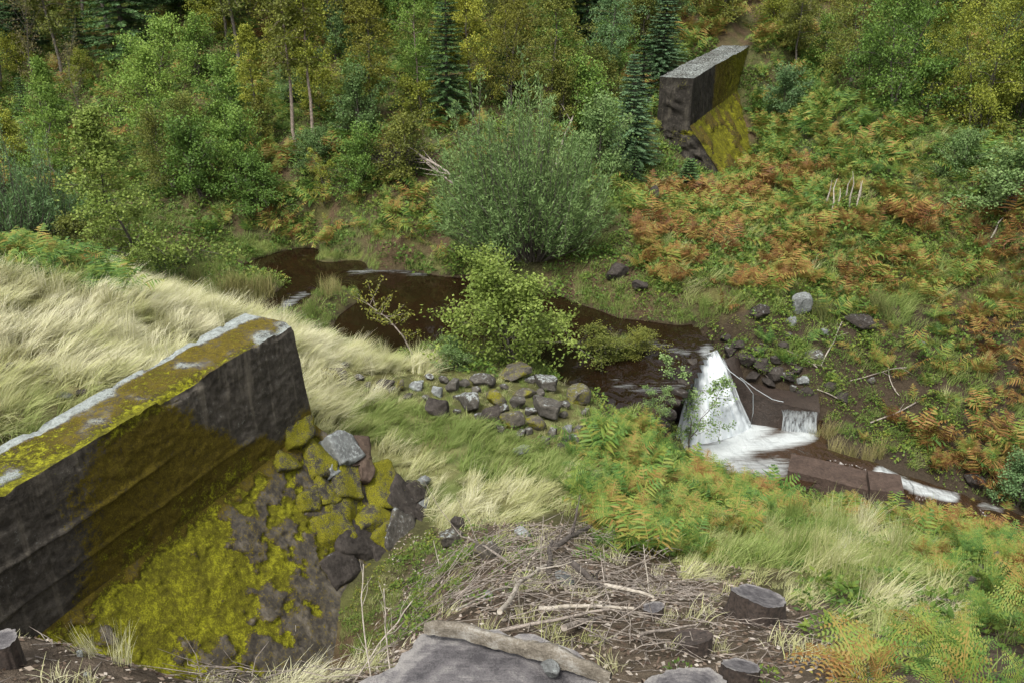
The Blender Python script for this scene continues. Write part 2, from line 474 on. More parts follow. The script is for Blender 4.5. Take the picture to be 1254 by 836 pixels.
# ---------------------------------------------------------------- water
def water_mat(name, base, rough, bscale, bstr, foam=False):
    m, nt, bs, out = new_mat(name)
    pos = Nd(nt, 'ShaderNodeNewGeometry').outputs['Position']
    mp = Nd(nt, 'ShaderNodeMapping', {'Vector': pos, 'Scale': (1, .55, 1), 'Rotation': (0, 0, .5)}).outputs[0]
    nz = Noise(nt, bscale, 3, .5, mp, .6)
    bs.inputs['Base Color'].default_value = (*base, 1)
    bs.inputs['Roughness'].default_value = rough
    bs.inputs['IOR'].default_value = 1.33
    rif = Attr(nt, 'riffle')
    b = Nd(nt, 'ShaderNodeBump', {'Height': nz, 'Strength': Mt(nt, 'ADD', Mt(nt, 'MULTIPLY', rif, .7), bstr, True), 'Distance': .16})
    nt.links.new(b.outputs[0], bs.inputs['Normal'])
    # silt and the brown bed glimpsed through the peaty water
    bed = Noise(nt, 1.3, 4, .6, pos)
    c = Mix(nt, Mt(nt, 'MULTIPLY', bed, 1.0), base, (base[0] * 2.4, base[1] * 2.0, base[2] * 1.6))
    st = Noise(nt, 5, 5, .6, Nd(nt, 'ShaderNodeMapping', {'Vector': pos, 'Scale': (.35, 2.4, 1), 'Rotation': (0, 0, -.45)}).outputs[0], .5)
    fo = Attr(nt, 'foam')
    fm = Nd(nt, 'ShaderNodeMapRange', {0: Mt(nt, 'ADD', Mt(nt, 'MULTIPLY', fo, 1.25), Mt(nt, 'MULTIPLY', Mt(nt, 'SUBTRACT', st, .5), 1.3)), 1: .25, 2: 1.15}).outputs[0]
    c = Mix(nt, Mt(nt, 'MULTIPLY', fm, .9), c, (.43, .46, .46))
    nt.links.new(c, bs.inputs['Base Color'])
    nt.links.new(Mt(nt, 'ADD', Mt(nt, 'MULTIPLY', fm, .5), rough), bs.inputs['Roughness'])
    return m
MAT['pool'] = water_mat('peat_water', (.007, .0042, .0024), .05, 3.5, .05)

def water_sheet(name, poly, z, step, maxdepth, cond=None, riffle=None, foam=None, wave=0.0):
    pp = np.array(poly, float)
    w = atz(pp[:, 0], pp[:, 1], z)
    x0, y0 = w[:, :2].min(0) - .3; x1, y1 = w[:, :2].max(0) + .3
    X = np.arange(x0, x1, step); Y = np.arange(y0, y1, step)
    a, b = np.meshgrid(X, Y, indexing='ij')
    V = np.stack([a, b, np.full_like(a, z)], -1).reshape(-1, 3)
    px, py = proj(V)
    ok = inpoly(px, py, poly) & (ground(V[:, 0], V[:, 1]) < z + maxdepth)
    if cond is not None:
        ok &= cond(V)
    F = grid_faces(len(X), len(Y))
    F = F[ok[F].any(1)]
    used = np.unique(F); rm = -np.ones(len(V), int); rm[used] = np.arange(len(used))
    V = V[used]; F = rm[F]; px, py = px[used], py[used]
    if wave:
        V[:, 2] += wave * (fbm(V * [1, 1, 0], 2.2, 3, 5) - .5)
    at_ = {'riffle': ('POINT', riffle(V, px, py) if riffle else np.zeros(len(V))), 'foam': ('POINT', foam(V, px, py) if foam else np.zeros(len(V)))}
    return mesh_np(name, V, [F], at_)

def segd(px, py, pts):
    d = np.full(px.shape, 1e9)
    for (ax, ay), (bx, by) in zip(pts[:-1], pts[1:]):
        vx, vy = bx - ax, by - ay
        t = np.clip(((px - ax) * vx + (py - ay) * vy) / (vx * vx + vy * vy), 0, 1)
        d = np.minimum(d, np.hypot(px - ax - t * vx, (py - ay - t * vy) * 1.6))
    return d
def pool_riffle(V, px, py):
    r = smooth(26, 4, segd(px, py, [(335, 390), (365, 362), (430, 338), (500, 335)]))
    r = np.maximum(r, smooth(90, 30, segd(px, py, [(760, 430), (800, 480), (860, 430)])))
    return r
def pool_foam(V, px, py):
    f = .4 * smooth(12, 2, segd(px, py, [(338, 390), (352, 372), (372, 360)]))
    f = np.maximum(f, .33 * smooth(9, 1, segd(px, py, [(430, 334), (470, 330), (520, 337)])))
    f = np.maximum(f, .26 * smooth(12, 2, segd(px, py, [(785, 418), (815, 425), (840, 432)])))
    f = np.maximum(f, .22 * smooth(20, 4, segd(px, py, [(755, 470), (790, 478), (830, 470)])))
    return np.maximum(f, .5 * smooth(16, 3, np.hypot(px - 866, py - 430)))
tag(obj('pool_water', water_sheet('pool_water', P_POOL, 0.0, .13, .12, lambda V: lipline(V) < .25, pool_riffle, pool_foam), MAT['pool']), kind='structure')

# ---------------------------------------------------------------- falling water
def fall_mat():
    m, nt, bs, out = new_mat('white_water')
    uv = Nd(nt, 'ShaderNodeCombineXYZ', {0: Mt(nt, 'MULTIPLY', Attr(nt, 'across'), 13.0), 1: Mt(nt, 'MULTIPLY', Attr(nt, 'along'), 2.2)}).outputs[0]
    st = Noise(nt, 1.0, 5, .65, uv, .3)
    c = Ramp(nt, st, [(.25, (.33, .38, .41)), (.45, (.47, .51, .53)), (.75, (.56, .59, .6))])
    nt.links.new(c, bs.inputs['Base Color'])
    bs.inputs['Roughness'].default_value = .45
    bump(nt, bs, st, .5, .05)
    tr = Nd(nt, 'ShaderNodeBsdfTransparent')
    dens = Attr(nt, 'dens')
    f = Nd(nt, 'ShaderNodeMapRange', {0: Mt(nt, 'ADD', dens, Mt(nt, 'MULTIPLY', Mt(nt, 'SUBTRACT', st, .5), 1.5)), 1: .1, 2: .6}).outputs[0]
    mx = Nd(nt, 'ShaderNodeMixShader', {0: f, 1: tr.outputs[0], 2: bs.outputs[0]})
    nt.links.new(mx.outputs[0], out.inputs['Surface'])
    return m
MAT['fall'] = fall_mat()
ZL = -1.78
def fall_sheet(name, tops, bots, nu, nv, bulge, dens, power=1.5, seed=1):
    """a curved sheet from a lip (polyline) down to its foot (polyline)"""
    tops = np.array(tops); bots = np.array(bots)
    s = np.linspace(0, 1, nu); t = np.linspace(0, 1, nv)
    def pl(P):
        k = np.linspace(0, 1, len(P))
        return np.stack([np.interp(s, k, P[:, i]) for i in range(3)], -1)
    T, B = pl(tops), pl(bots)
    tt = t[None, :, None]
    V = T[:, None] * np.ones_like(tt) * 1.0
    D = (B - T)[:, None]
    V = V + D * np.concatenate([tt ** .8, tt ** .8, tt ** power], -1)
    V = V.reshape(-1, 3)
    ss = np.repeat(s, nv); ta = np.tile(t, nu)
    q = np.stack([ss * 30, ta * 2, 0 * ss], -1)
    nrm = np.array([.75, -.35, .5])
    V = V + nrm * (bulge * (fbm(q, 1, 3, seed)[:, None] - .5))
    return mesh_np(name, V, [grid_faces(nu, nv)], {'across': ('POINT', ss), 'along': ('POINT', ta), 'dens': ('POINT', dens(ss, ta))})
A2 = atz(918, 522, ZL); B2 = atz(818, 542, ZL); B3 = atz(845, 556, ZL)
FT = [atz(881, 427, .0), atz(866, 425, .03), atz(851, 437, .0)]
def fan(name, left, right, nu, nv, bulge, dens, seed=2):
    Lp = np.array([atz(a, b, z) for a, b, z in left]); Rp = np.array([atz(a, b, z) for a, b, z in right])
    t = np.linspace(0, 1, nv); s = np.linspace(0, 1, nu)
    pl = lambda P: np.stack([np.interp(t, np.linspace(0, 1, len(P)), P[:, i]) for i in range(3)], -1)
    L_, R_ = pl(Lp), pl(Rp)
    V = R_[None] * (1 - s)[:, None, None] + L_[None] * s[:, None, None]
    w = np.sin(s * math.pi)[:, None] * (.15 + t[None] ** 1.2)
    V = V + np.array([.2, -1, .25]) * (bulge * w)[..., None]
    V = V.reshape(-1, 3); ss = np.repeat(s, nv); ta = np.tile(t, nu)
    q = np.stack([ss * 16, ta * 2.5, 0 * ss], -1)
    V = V + np.array([.1, -.8, .4]) * (.1 * (fbm(q, 1, 3, seed) - .5) * (.3 + ta))[:, None] + np.array([0, -1, .3]) * (.07 * (fbm(V, 9, 3, 3) - .5))[:, None]
    V[:, 2] += .05 * np.sin(np.clip(ta * 6, 0, 1) * math.pi / 2) * (1 - ta)
    return mesh_np(name, V, [grid_faces(nu, nv)], {'across': ('POINT', ss), 'along': ('POINT', ta), 'dens': ('POINT', dens(ss, ta))})
tag(obj('waterfall', fan('waterfall', FALL_L, FALL_R, 110, 60, .22,
    lambda s, t: .72 - .5 * smooth(.2, 0, s) - .5 * smooth(.66, 1, s) - .35 * smooth(.2, 0, t) + .3 * smooth(.4, 1, t)), MAT['fall']), kind='structure')
def low_foam(V, px, py):
    f = 1.05 * smooth(48, 4, segd(px, py, [(918, 524), (896, 548), (866, 558), (818, 546)]))
    f = np.maximum(f, .95 * smooth(26, 3, segd(px, py, [(900, 545), (940, 542), (985, 534)])))
    f = np.maximum(f, .62 * smooth(34, 4, segd(px, py, [(870, 562), (905, 570), (950, 572)])))
    return f
MAT['lower'] = water_mat('plunge_water', (.02, .013, .008), .08, 4, .2)
tag(obj('plunge_pool_water', water_sheet('plunge_pool_water', P_LOWER, ZL, .07, .1, None, lambda V, a, b: np.ones(len(V)) * .6, low_foam, .1), MAT['lower']), kind='structure')
# the run below the low sill
run = [(1010,556,-1.80,.35),(1050,566,-1.82,.3),(1078,574,-1.85,.3),(1095,583,-2.02,.34),(1115,591,-2.18,.42),(1140,600,-2.3,.46),(1168,609,-2.42,.42),(1200,620,-2.55,.4),(1254,640,-2.75,.45),(1340,668,-3.1,.5)]
rp = np.array([atz(a, b, z) for a, b, z, w in run]); rw = np.array([r[3] for r in run])
k = np.linspace(0, 1, len(run)); s = np.linspace(0, 1, 120)
RC = np.stack([np.interp(s, k, rp[:, i]) for i in range(3)], -1); RW = np.interp(s, k, rw)
T = np.gradient(RC, axis=0); T[:, 2] = 0; T /= np.linalg.norm(T, axis=1)[:, None]
Sd = np.stack([-T[:, 1], T[:, 0], 0 * s], -1)
ac = np.linspace(-1, 1, 22)
RV = (RC[:, None] + Sd[:, None] * (RW[:, None] * ac[None])[..., None])
RV[..., 2] += .05 * (1 - ac[None] ** 2) - .3 * ac[None] ** 6
RV = RV.reshape(-1, 3); RV[:, 2] += .07 * (fbm(RV, 4, 3, 8) - .5)
rx, ry = proj(RV)
fo = .8 * smooth(16, 3, segd(rx, ry, [(1080, 576), (1100, 588), (1130, 600), (1165, 608)])) + .35 * smooth(14, 3, segd(rx, ry, [(1205, 618), (1225, 622)]))
tag(obj('stream_run_water', mesh_np('stream_run_water', RV, [grid_faces(120, 22)], {'riffle': ('POINT', np.ones(len(RV))), 'foam': ('POINT', fo)}), MAT['lower']), kind='structure')

# ---------------------------------------------------------------- masonry of the breached dam
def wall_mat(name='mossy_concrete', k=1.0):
    m, nt, bs, _ = new_mat(name)
    pos = Nd(nt, 'ShaderNodeNewGeometry').outputs['Position']
    a = Noise(nt, 2.2, 6, .65, pos); b = Noise(nt, 14, 6, .7, pos); f = Noise(nt, 55, 4, .6, pos)
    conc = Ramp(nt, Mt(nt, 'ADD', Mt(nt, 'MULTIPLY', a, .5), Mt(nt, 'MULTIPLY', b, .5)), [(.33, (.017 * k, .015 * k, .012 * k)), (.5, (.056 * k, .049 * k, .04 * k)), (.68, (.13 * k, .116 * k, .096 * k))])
    lich = Ramp(nt, Mt(nt, 'ADD', Mt(nt, 'MULTIPLY', b, .6), Mt(nt, 'MULTIPLY', f, .4)), [(.35, (.1, .11, .1)), (.6, (.3, .33, .315))])
    moss = Ramp(nt, Mt(nt, 'ADD', Mt(nt, 'MULTIPLY', f, .35), Mt(nt, 'ADD', Mt(nt, 'MULTIPLY', b, .35), Mt(nt, 'MULTIPLY', Noise(nt, 3.5, 4, .6, pos), .3))), [(.33, (.03, .026, .003)), (.5, (.1, .096, .006)), (.64, (.28, .285, .014))])
    dry = Ramp(nt, Mt(nt, 'ADD', Mt(nt, 'MULTIPLY', f, .5), Mt(nt, 'MULTIPLY', b, .5)), [(.32, (.028, .021, .004)), (.5, (.085, .064, .007)), (.68, (.17, .132, .014))])
    br = Mt(nt, 'MULTIPLY', Mt(nt, 'SUBTRACT', Mt(nt, 'ADD', Mt(nt, 'MULTIPLY', b, .6), Mt(nt, 'MULTIPLY', f, .4)), .5), 2.6)
    def mask(nm):
        return Nd(nt, 'ShaderNodeMapRange', {0: Mt(nt, 'ADD', Attr(nt, nm), br), 1: .36, 2: .62}).outputs[0]
    drip = Noise(nt, 3.0, 5, .6, Nd(nt, 'ShaderNodeMapping', {'Vector': pos, 'Scale': (2.2, 2.2, .22)}).outputs[0])
    conc = Mix(nt, Nd(nt, 'ShaderNodeMapRange', {0: drip, 1: .52, 2: .72}).outputs[0], conc, (.16 * k, .14 * k, .11 * k))
    c = Mix(nt, mask('lichen'), conc, lich)
    c = Mix(nt, mask('drymoss'), c, dry)
    mm = mask('moss')
    c = Mix(nt, mm, c, moss)
    nt.links.new(c, bs.inputs['Base Color'])
    bs.inputs['Roughness'].default_value = .92
    bs.inputs['Specular IOR Level'].default_value = .2
    h = Mt(nt, 'ADD', Mt(nt, 'ADD', Mt(nt, 'MULTIPLY', b, .8), Mt(nt, 'MULTIPLY', f, .45)), Mt(nt, 'MULTIPLY', mm, .9))
    bump(nt, bs, h, .7, .03)
    return m
MAT['wall'] = wall_mat()
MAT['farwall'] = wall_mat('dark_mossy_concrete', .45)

def patch(c00, c10, c11, c01, nu, nv):
    s = np.linspace(0, 1, nu)[:, None, None]; t = np.linspace(0, 1, nv)[None, :, None]
    return (c00 * (1 - s) * (1 - t) + c10 * s * (1 - t) + c11 * s * t + c01 * (1 - s) * t).reshape(-1, 3)
class WB:
    """wall surface made of fine patches; offsets come from the position, so neighbours share their edges"""
    def __init__(s, amp, masks):
        s.mb = MB(); s.amp = amp; s.masks = masks
    def quad(s, a, b, c, d, res=.05, thick=0.0, rough=1.0):
        a, b, c, d = (unz(*q) for q in (a, b, c, d))
        nu = max(3, int(max(np.linalg.norm(b - a), np.linalg.norm(c - d)) / res)); nv = max(3, int(max(np.linalg.norm(d - a), np.linalg.norm(c - b)) / res))
        V = patch(a, b, c, d, nu, nv)
        nr = np.cross(b - a, d - a); nr /= np.linalg.norm(nr)
        U, Nn, Z = V @ WD, V @ WN, V[:, 2]
        mk = s.masks(U, Nn, Z, nr, V)
        sg = np.repeat(np.linspace(0, 1, nu), nv); tg = np.tile(np.linspace(0, 1, nv), nu)
        edge = np.clip(np.minimum(np.minimum(sg, 1 - sg) * nu, np.minimum(tg, 1 - tg) * nv) / 4, 0, 1)
        joint = (np.exp(-((Z - 2.72 - .04 * (fbm(V, 1.2, 2, 46) - .5)) / .018) ** 2) * .5 * (U < 8) + np.exp(-((Z - 3.22 - .05 * (fbm(V, 1.5, 2, 44) - .5)) / .022) ** 2) * (abs(nr[2]) < .5) * smooth(6.9, 6.2, U)) * (abs(nr[2]) < .5) if Z.max() > 3 else 0 * Z
        mz = fbm(V, 5, 3, 61) * .65 + fbm(V, 16, 2, 67) * .35
        off = vecnoise(V, .9, 3, 5) * s.amp * 2.2 + vecnoise(V, 5, 3, 71) * s.amp
        V2 = V + off + nr * (edge * thick * smooth(.42, .62, mz + .35 * (mk['moss'] - .5)))[:, None] + nr * (edge * rough * s.amp * (fbm(V * [1, 1, 1.8], 4 if rough > 2 else 9, 4, 88) - .5) * 1.8)[:, None] - nr * (joint * .05)[:, None]
        chip = smooth(.54, .66, fbm(V, 2.6, 4, 97)) * smooth(.16, .0, ZT - Z) * smooth(.14, 0, np.minimum(np.abs(Nn + 7.5), np.abs(Nn + 8.33))) * (U < 20)
        V2 = V2 - (np.array([0, 0, 1.]) * .07 + WN * .03)[None] * chip[:, None]
        s.mb.add(V2, grid_faces(nu, nv), **mk)

# near half of the dam: upright upper wall, battered foot below z = 2.25
ZT, ZS, BAT = 4.0, 2.25, .8
def masks_l(U, Nn, Z, nr, V):
    b1 = fbm(V, .7, 3, 5); b2 = fbm(V, 2.4, 3, 15)
    top = abs(nr[2]) > .9
    one = np.ones_like(U)
    if top:
        rim = smooth(-8.1 + .12 * np.sin(U * 2.3), -8.26, Nn) + smooth(7.6, 8.8, U) * .55 + smooth(5.3, 4.7, U) * .35
        lich = np.clip(rim + (b2 - .5) * 2.4, 0, 1)
        return dict(moss=np.clip(.5 + (b1 - .5) * 1.6 - lich * .75 + .4 * smooth(-7.75, -7.55, Nn), 0, 1), drymoss=one * .8 - lich * .8, lichen=lich)
    if Z.max() > 3:   # upper face
        bare = smooth(7.0 + .9 * (4 - 0), 0, 0 * U)
        end = smooth(.0, .5, (U - 7.35) * .75 + (Z - 3.0) * .75 + (b2 - .5) * .7)      # bare end, top corner
        nearb = smooth(5.7, 4.7, U + (b1 - .5) * 1.4 - (Z - 3) * .4)
        cover = np.clip(1 - end - nearb, 0, 1)
        return dict(moss=cover * np.clip(.12 + .5 * smooth(3.75, 3.95, Z) + .35 * smooth(2.9, 2.35, Z) * (b2 > .45), 0, 1), drymoss=np.clip(cover * (.6 + .5 * b2) + .75 * smooth(2.75, 2.35, Z + .5 * (b2 - .5)) * (U > 6.2), 0, 1), lichen=one * .0 + .15 * (b2 > .6))
    out = (Nn + 7.5)   # foot: thick bright moss with bare dark patches lower down
    b3 = fbm(V, 4.5, 3, 19)
    bare = smooth(.435, .53, b1 * .25 + b2 * .35 + b3 * .4 + .09 * smooth(.6, 1.6, out) - .05 * smooth(.9, .2, out))
    mo = np.clip(.92 - bare * .95, 0, 1) * smooth(.0, .25, out + .1)
    return dict(moss=mo, drymoss=np.clip(.75 - bare * .45 + .4 * smooth(.25, 0, out), 0, 1), lichen=one * .08)
def masks_r(U, Nn, Z, nr, V):
    b1 = fbm(V, .5, 3, 25); b2 = fbm(V, 1.6, 3, 35)
    one = np.ones_like(U)
    if abs(nr[2]) > .9:
        return dict(moss=.1 * one, drymoss=.15 * one, lichen=.25 + .4 * b2)
    if abs(nr @ WD) > .7:
        return dict(moss=.85 * (smooth(.12, .02, np.abs(Z - 2.02)) * smooth(-8.3, -8.0, Nn)) + .25 * (b2 > .66), drymoss=.1 * one, lichen=.1 * one)
    if Z.max() > 3:
        far = smooth(36.5, 37.5, U)
        return dict(moss=far * (.38 + .5 * smooth(38, 43, U) * b2 * 1.6), drymoss=far * .9, lichen=0 * one)
    return dict(moss=np.clip(1.0 - .8 * smooth(.54, .66, b2) - .4 * smooth(.8, .1, Z), 0, 1), drymoss=.6 * one, lichen=.05 * one)

def build_dam(label, u0, u1t, u1b, n0, n1, masks, amp, res, near_end, zlow, foot_end, thick, mt='wall'):
    """u0..u1: run of the wall; the broken end leans by u1b - u1t"""
    root = empty('dam_wall', unz((u0 + u1t) / 2, n0, zlow))
    tag(root, label, 'wall', 'halves of the breached dam', 'thing')
    W = WB(amp, masks)
    ua, ub = u0, u1t
    W.quad((ua, n1, ZT), (ub, n1, ZT), (ub, n0, ZT), (ua, n0, ZT), res, thick * .6)
    W.quad((ua, n0, ZT), (ub, n0, ZT), (u1b, n0, ZS), (ua, n0, ZS), res, thick * .45)
    W.quad((ub, n1, ZT), (ua, n1, ZT), (ua, n1, zlow), (u1b, n1, zlow), res * 2, 0)
    W.quad((ub, n0, ZT), (ub, n1, ZT), (u1b, n1, ZS), (u1b, n0, ZS), res, .0)
    if near_end:
        W.quad((ua, n1, ZT), (ua, n0, ZT), (ua, n0, ZS), (ua, n1, ZS), res, .0, 5)
    o = obj('upper_wall', W.mb.mesh('upper_wall'), MAT[mt], root)
    o.matrix_parent_inverse = Matrix.Translation(-root.location)
    Wf = WB(amp, masks)
    nb = n0 + BAT * (ZS - zlow)
    e = foot_end
    Wf.quad((ua, n0, ZS), (u1b, n0, ZS), (e, nb, zlow), (ua, nb, zlow), res, thick * 1.0, .8)
    Wf.quad((u1b, n0, ZS), (u1b, n1, ZS), (e, n1, zlow), (e, nb, zlow), res, 0, 3)
    if near_end:
        Wf.quad((ua, n1, ZS), (ua, n0, ZS), (ua - .15, nb, zlow), (ua - .15, n1, zlow), res, 0, 5)
    o = obj('battered_foot', Wf.mb.mesh('battered_foot'), MAT[mt], root)
    o.matrix_parent_inverse = Matrix.Translation(-root.location)
    return root
DAM_L = build_dam('mossy concrete wall ending above heaped broken blocks beside the pale meadow', 1.2, 9.04, 9.27, -7.5, -8.33, masks_l, .022, .028, False, -.2, 10.7, .04)
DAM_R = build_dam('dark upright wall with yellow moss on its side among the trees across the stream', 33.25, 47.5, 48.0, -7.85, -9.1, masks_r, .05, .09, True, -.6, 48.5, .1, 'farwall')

# ---------------------------------------------------------------- weir masonry
def box_mesh(name, c8, res=.08, amp=.02, seed=0):
    """c8: bottom 4 corners then top 4 corners (counter-clockwise), surfaces finely divided and worn"""
    c = np.array(c8, float); mb = MB()
    for q in ((4, 5, 6, 7), (0, 3, 2, 1), (0, 1, 5, 4), (1, 2, 6, 5), (2, 3, 7, 6), (3, 0, 4, 7)):
        a, b, d, e = (c[i] for i in q)
        nu = max(3, int(np.linalg.norm(b - a) / res)); nv = max(3, int(np.linalg.norm(e - a) / res))
        V = patch(a, b, d, e, nu, nv)
        V = V + vecnoise(V + seed, 3, 4, 5) * amp * 2 + vecnoise(V + seed, 14, 2, 9) * amp * .7
        mb.add(V, grid_faces(nu, nv))
    return mb.mesh(name)
def stone_mat(name, stops, moss=.0, lichen=.3, wet=False, mosscol=((.05, .045, .006), (.2, .19, .015))):
    m, nt, bs, _ = new_mat(name)
    oi = Nd(nt, 'ShaderNodeObjectInfo').outputs['Random']
    tc = Nd(nt, 'ShaderNodeTexCoord').outputs['Object']
    geo = Nd(nt, 'ShaderNodeNewGeometry')
    pos = geo.outputs['Position']
    up = Nd(nt, 'ShaderNodeSeparateXYZ', {0: geo.outputs['Normal']}).outputs[2]
    a = Noise(nt, 4, 5, .65, pos); b = Noise(nt, 17, 5, .65, pos); f = Noise(nt, 70, 3, .6, pos)
    c = Ramp(nt, Mt(nt, 'ADD', Mt(nt, 'MULTIPLY', a, .5), Mt(nt, 'MULTIPLY', b, .5)), stops)
    lm = Nd(nt, 'ShaderNodeMapRange', {0: Mt(nt, 'ADD', Mt(nt, 'MULTIPLY', b, 1.1), Mt(nt, 'ADD', Mt(nt, 'MULTIPLY', up, .22), Mt(nt, 'MULTIPLY', oi, .2))), 1: 1.0 - lichen, 2: 1.12 - lichen}).outputs[0]
    c = Mix(nt, lm, c, Ramp(nt, f, [(.3, (.17, .19, .185)), (.7, (.36, .385, .375))]))
    mm = Nd(nt, 'ShaderNodeMapRange', {0: Mt(nt, 'ADD', a, Mt(nt, 'MULTIPLY', Mt(nt, 'SUBTRACT', f, .5), .6)), 1: .75 - moss * .5, 2: .83 - moss * .5}).outputs[0]
    c = Mix(nt, mm, c, Ramp(nt, f, [(.3, mosscol[0]), (.7, mosscol[1])]))
    nt.links.new(c, bs.inputs['Base Color'])
    bs.inputs['Roughness'].default_value = .35 if wet else .9
    bs.inputs['Specular IOR Level'].default_value = .5 if wet else .2
    bump(nt, bs, Mt(nt, 'ADD', b, Mt(nt, 'MULTIPLY', f, .4)), .8, .04)
    return m
MAT['wetconc'] = stone_mat('wet_brown_concrete', [(.35, (.022, .016, .012)), (.65, (.06, .043, .034))], -.2, -.2, True)
MAT['sill'] = stone_mat('brown_concrete', [(.35, (.04, .028, .022)), (.65, (.1, .07, .055))], -.1, -.15)
MAT['rock'] = stone_mat('lichened_rock', [(.35, (.03, .027, .022)), (.65, (.12, .11, .095))], .12, .12)
MAT['rockmoss'] = stone_mat('mossy_rock', [(.35, (.04, .036, .03)), (.65, (.13, .115, .095))], .46, .06)
MAT['rockpale'] = stone_mat('pale_rock', [(.35, (.08, .082, .08)), (.65, (.24, .255, .25))], -.02, .16)
MAT['rockdark'] = stone_mat('dark_rock', [(.35, (.018, .015, .013)), (.65, (.07, .06, .052))], .0, -.02)
MAT['block'] = stone_mat('mossy_block', [(.35, (.03, .026, .022)), (.65, (.1, .09, .075))], .66, -.05, mosscol=((.05, .044, .005), (.23, .22, .014)))
MAT['blockbrown'] = stone_mat('brown_block', [(.35, (.05, .034, .026)), (.65, (.11, .08, .06))], .1, -.1)

def tr8(quad_px, ztop, zbot, thick):
    """a wall given by two image points of its top edge: thick metres deep, away from the camera"""
    a = atz(*quad_px[0], ztop[0]); b = atz(*quad_px[1], ztop[1])
    d = b - a; d[2] = 0; d /= np.linalg.norm(d)
    nb = np.array([-d[1], d[0], 0]) * thick
    return [[*a[:2], zbot], [*b[:2], zbot], [*(b + nb)[:2], zbot], [*(a + nb)[:2], zbot], a, b, b + nb, a + nb]
def prism_wall(name, top, zbot, thick, res=.08, amp=.02):
    """wall following a polyline of its front top edge [(px,py,z)...]"""
    P = np.array([atz(a, b, z) for a, b, z in top]); mb = MB()
    T = np.gradient(P, axis=0); T[:, 2] = 0; T /= np.linalg.norm(T, axis=1)[:, None]
    Bk = P + np.stack([-T[:, 1], T[:, 0], 0 * T[:, 0]], -1) * thick
    lo, lob = P.copy(), Bk.copy(); lo[:, 2] = zbot; lob[:, 2] = zbot
    def q(a, b, c, d):
        nu = max(3, int(np.linalg.norm(b - a) / res)); nv = max(3, int(np.linalg.norm(d - a) / res))
        V = patch(a, b, c, d, nu, nv); V = V + vecnoise(V, 3, 4, 5) * amp * 2
        mb.add(V, grid_faces(nu, nv))
    for i in range(len(P) - 1):
        q(P[i], P[i + 1], Bk[i + 1], Bk[i]); q(lo[i], lo[i + 1], P[i + 1], P[i]); q(Bk[i], Bk[i + 1], lob[i + 1], lob[i])
    q(P[0], Bk[0], lob[0], lo[0]); q(P[-1], lo[-1], lob[-1], Bk[-1])
    return mb.mesh(name)
o = obj('weir_side_wall', prism_wall('weir_side_wall', [(888, 440, -.2), (900, 460, -.5), (914, 478, -.9), (945, 491, -1.08), (1004, 504, -1.2)], -2.4, 1.0), MAT['wetconc'])
tag(o, 'dark wet concrete side wall stepping down beside the white waterfall', 'wall', kind='thing')
# apron under the falling sheet
ap = np.array([FT[0] + [.1, .15, -.12], FT[2] + [-.1, 0, -.12], B2 + [-.1, .25, -.3], A2 + [0, .3, -.3]])
V = patch(*ap, 50, 30); V = V + vecnoise(V, 1.6, 4, 3) * .2 + np.array([-.05, .45, -.35])
Vb = V + np.array([-.3, .5, -.35])
n0 = len(V); Fg = grid_faces(50, 30)
o = obj('weir_apron', mesh_np('weir_apron', np.concatenate([V, Vb]), [np.concatenate([Fg, Fg[:, ::-1] + n0])]), MAT['wetconc'])
tag(o, 'wet dark rock apron under the falling white water', 'weir', kind='thing')
# small curtain of trickles over the ledge
c0 = atz(957, 501, -1.12); c1 = atz(1000, 504, -1.17)
tag(obj('trickle_curtain', fall_sheet('trickle_curtain', [c0 + [0, -.05, .03], c1 + [0, -.05, .03]], [atz(957, 527, ZL), atz(1000, 531, ZL)], 60, 14, .1,
    lambda s, t: .34 + .1 * t, 1.3, 4), MAT['fall']), kind='structure')
mb = MB()
for pts in ([(880, 440, -.02), (893, 455, -.2), (910, 468, -.45), (921, 482, -.85), (921, 505, -1.4), (917, 522, ZL)], [(905, 462, -.45), (925, 477, -.8), (945, 489, -1.02), (958, 492, -1.08)]):
    P = np.array([atz(a, b, z) + [0, -.08, .05] for a, b, z in pts])
    mb.tube(P, .009, 5, across=.5, along=.5, dens=.55)
tag(obj('spill_jet', mb.mesh('spill_jet'), MAT['fall']), kind='structure')
# low sill with its end block
sl = empty('low_sill_wall', atz(1040, 610, -2.3)); sl.location = Vector(sl.location)
tag(sl, 'low brown concrete sill with a squared end block beside the lower white run', 'wall', kind='thing')
def child(name, me, mat, root, label=None):
    o = obj(name, me, mat, root)
    o.matrix_parent_inverse = root.matrix_basis.inverted() if False else Matrix.Translation(-root.location)
    if label: o['label'] = label
    return o
child('sill', prism_wall('sill', [(965, 576, -1.62), (1010, 586, -1.64), (1064, 600, -1.66)], -2.6, .75), MAT['sill'], sl)
child('end_block', box_mesh('end_block', tr8(((1066, 599), (1108, 605)), (-1.5, -1.5), -2.7, .75), .08, .02, 3), MAT['sill'], sl)

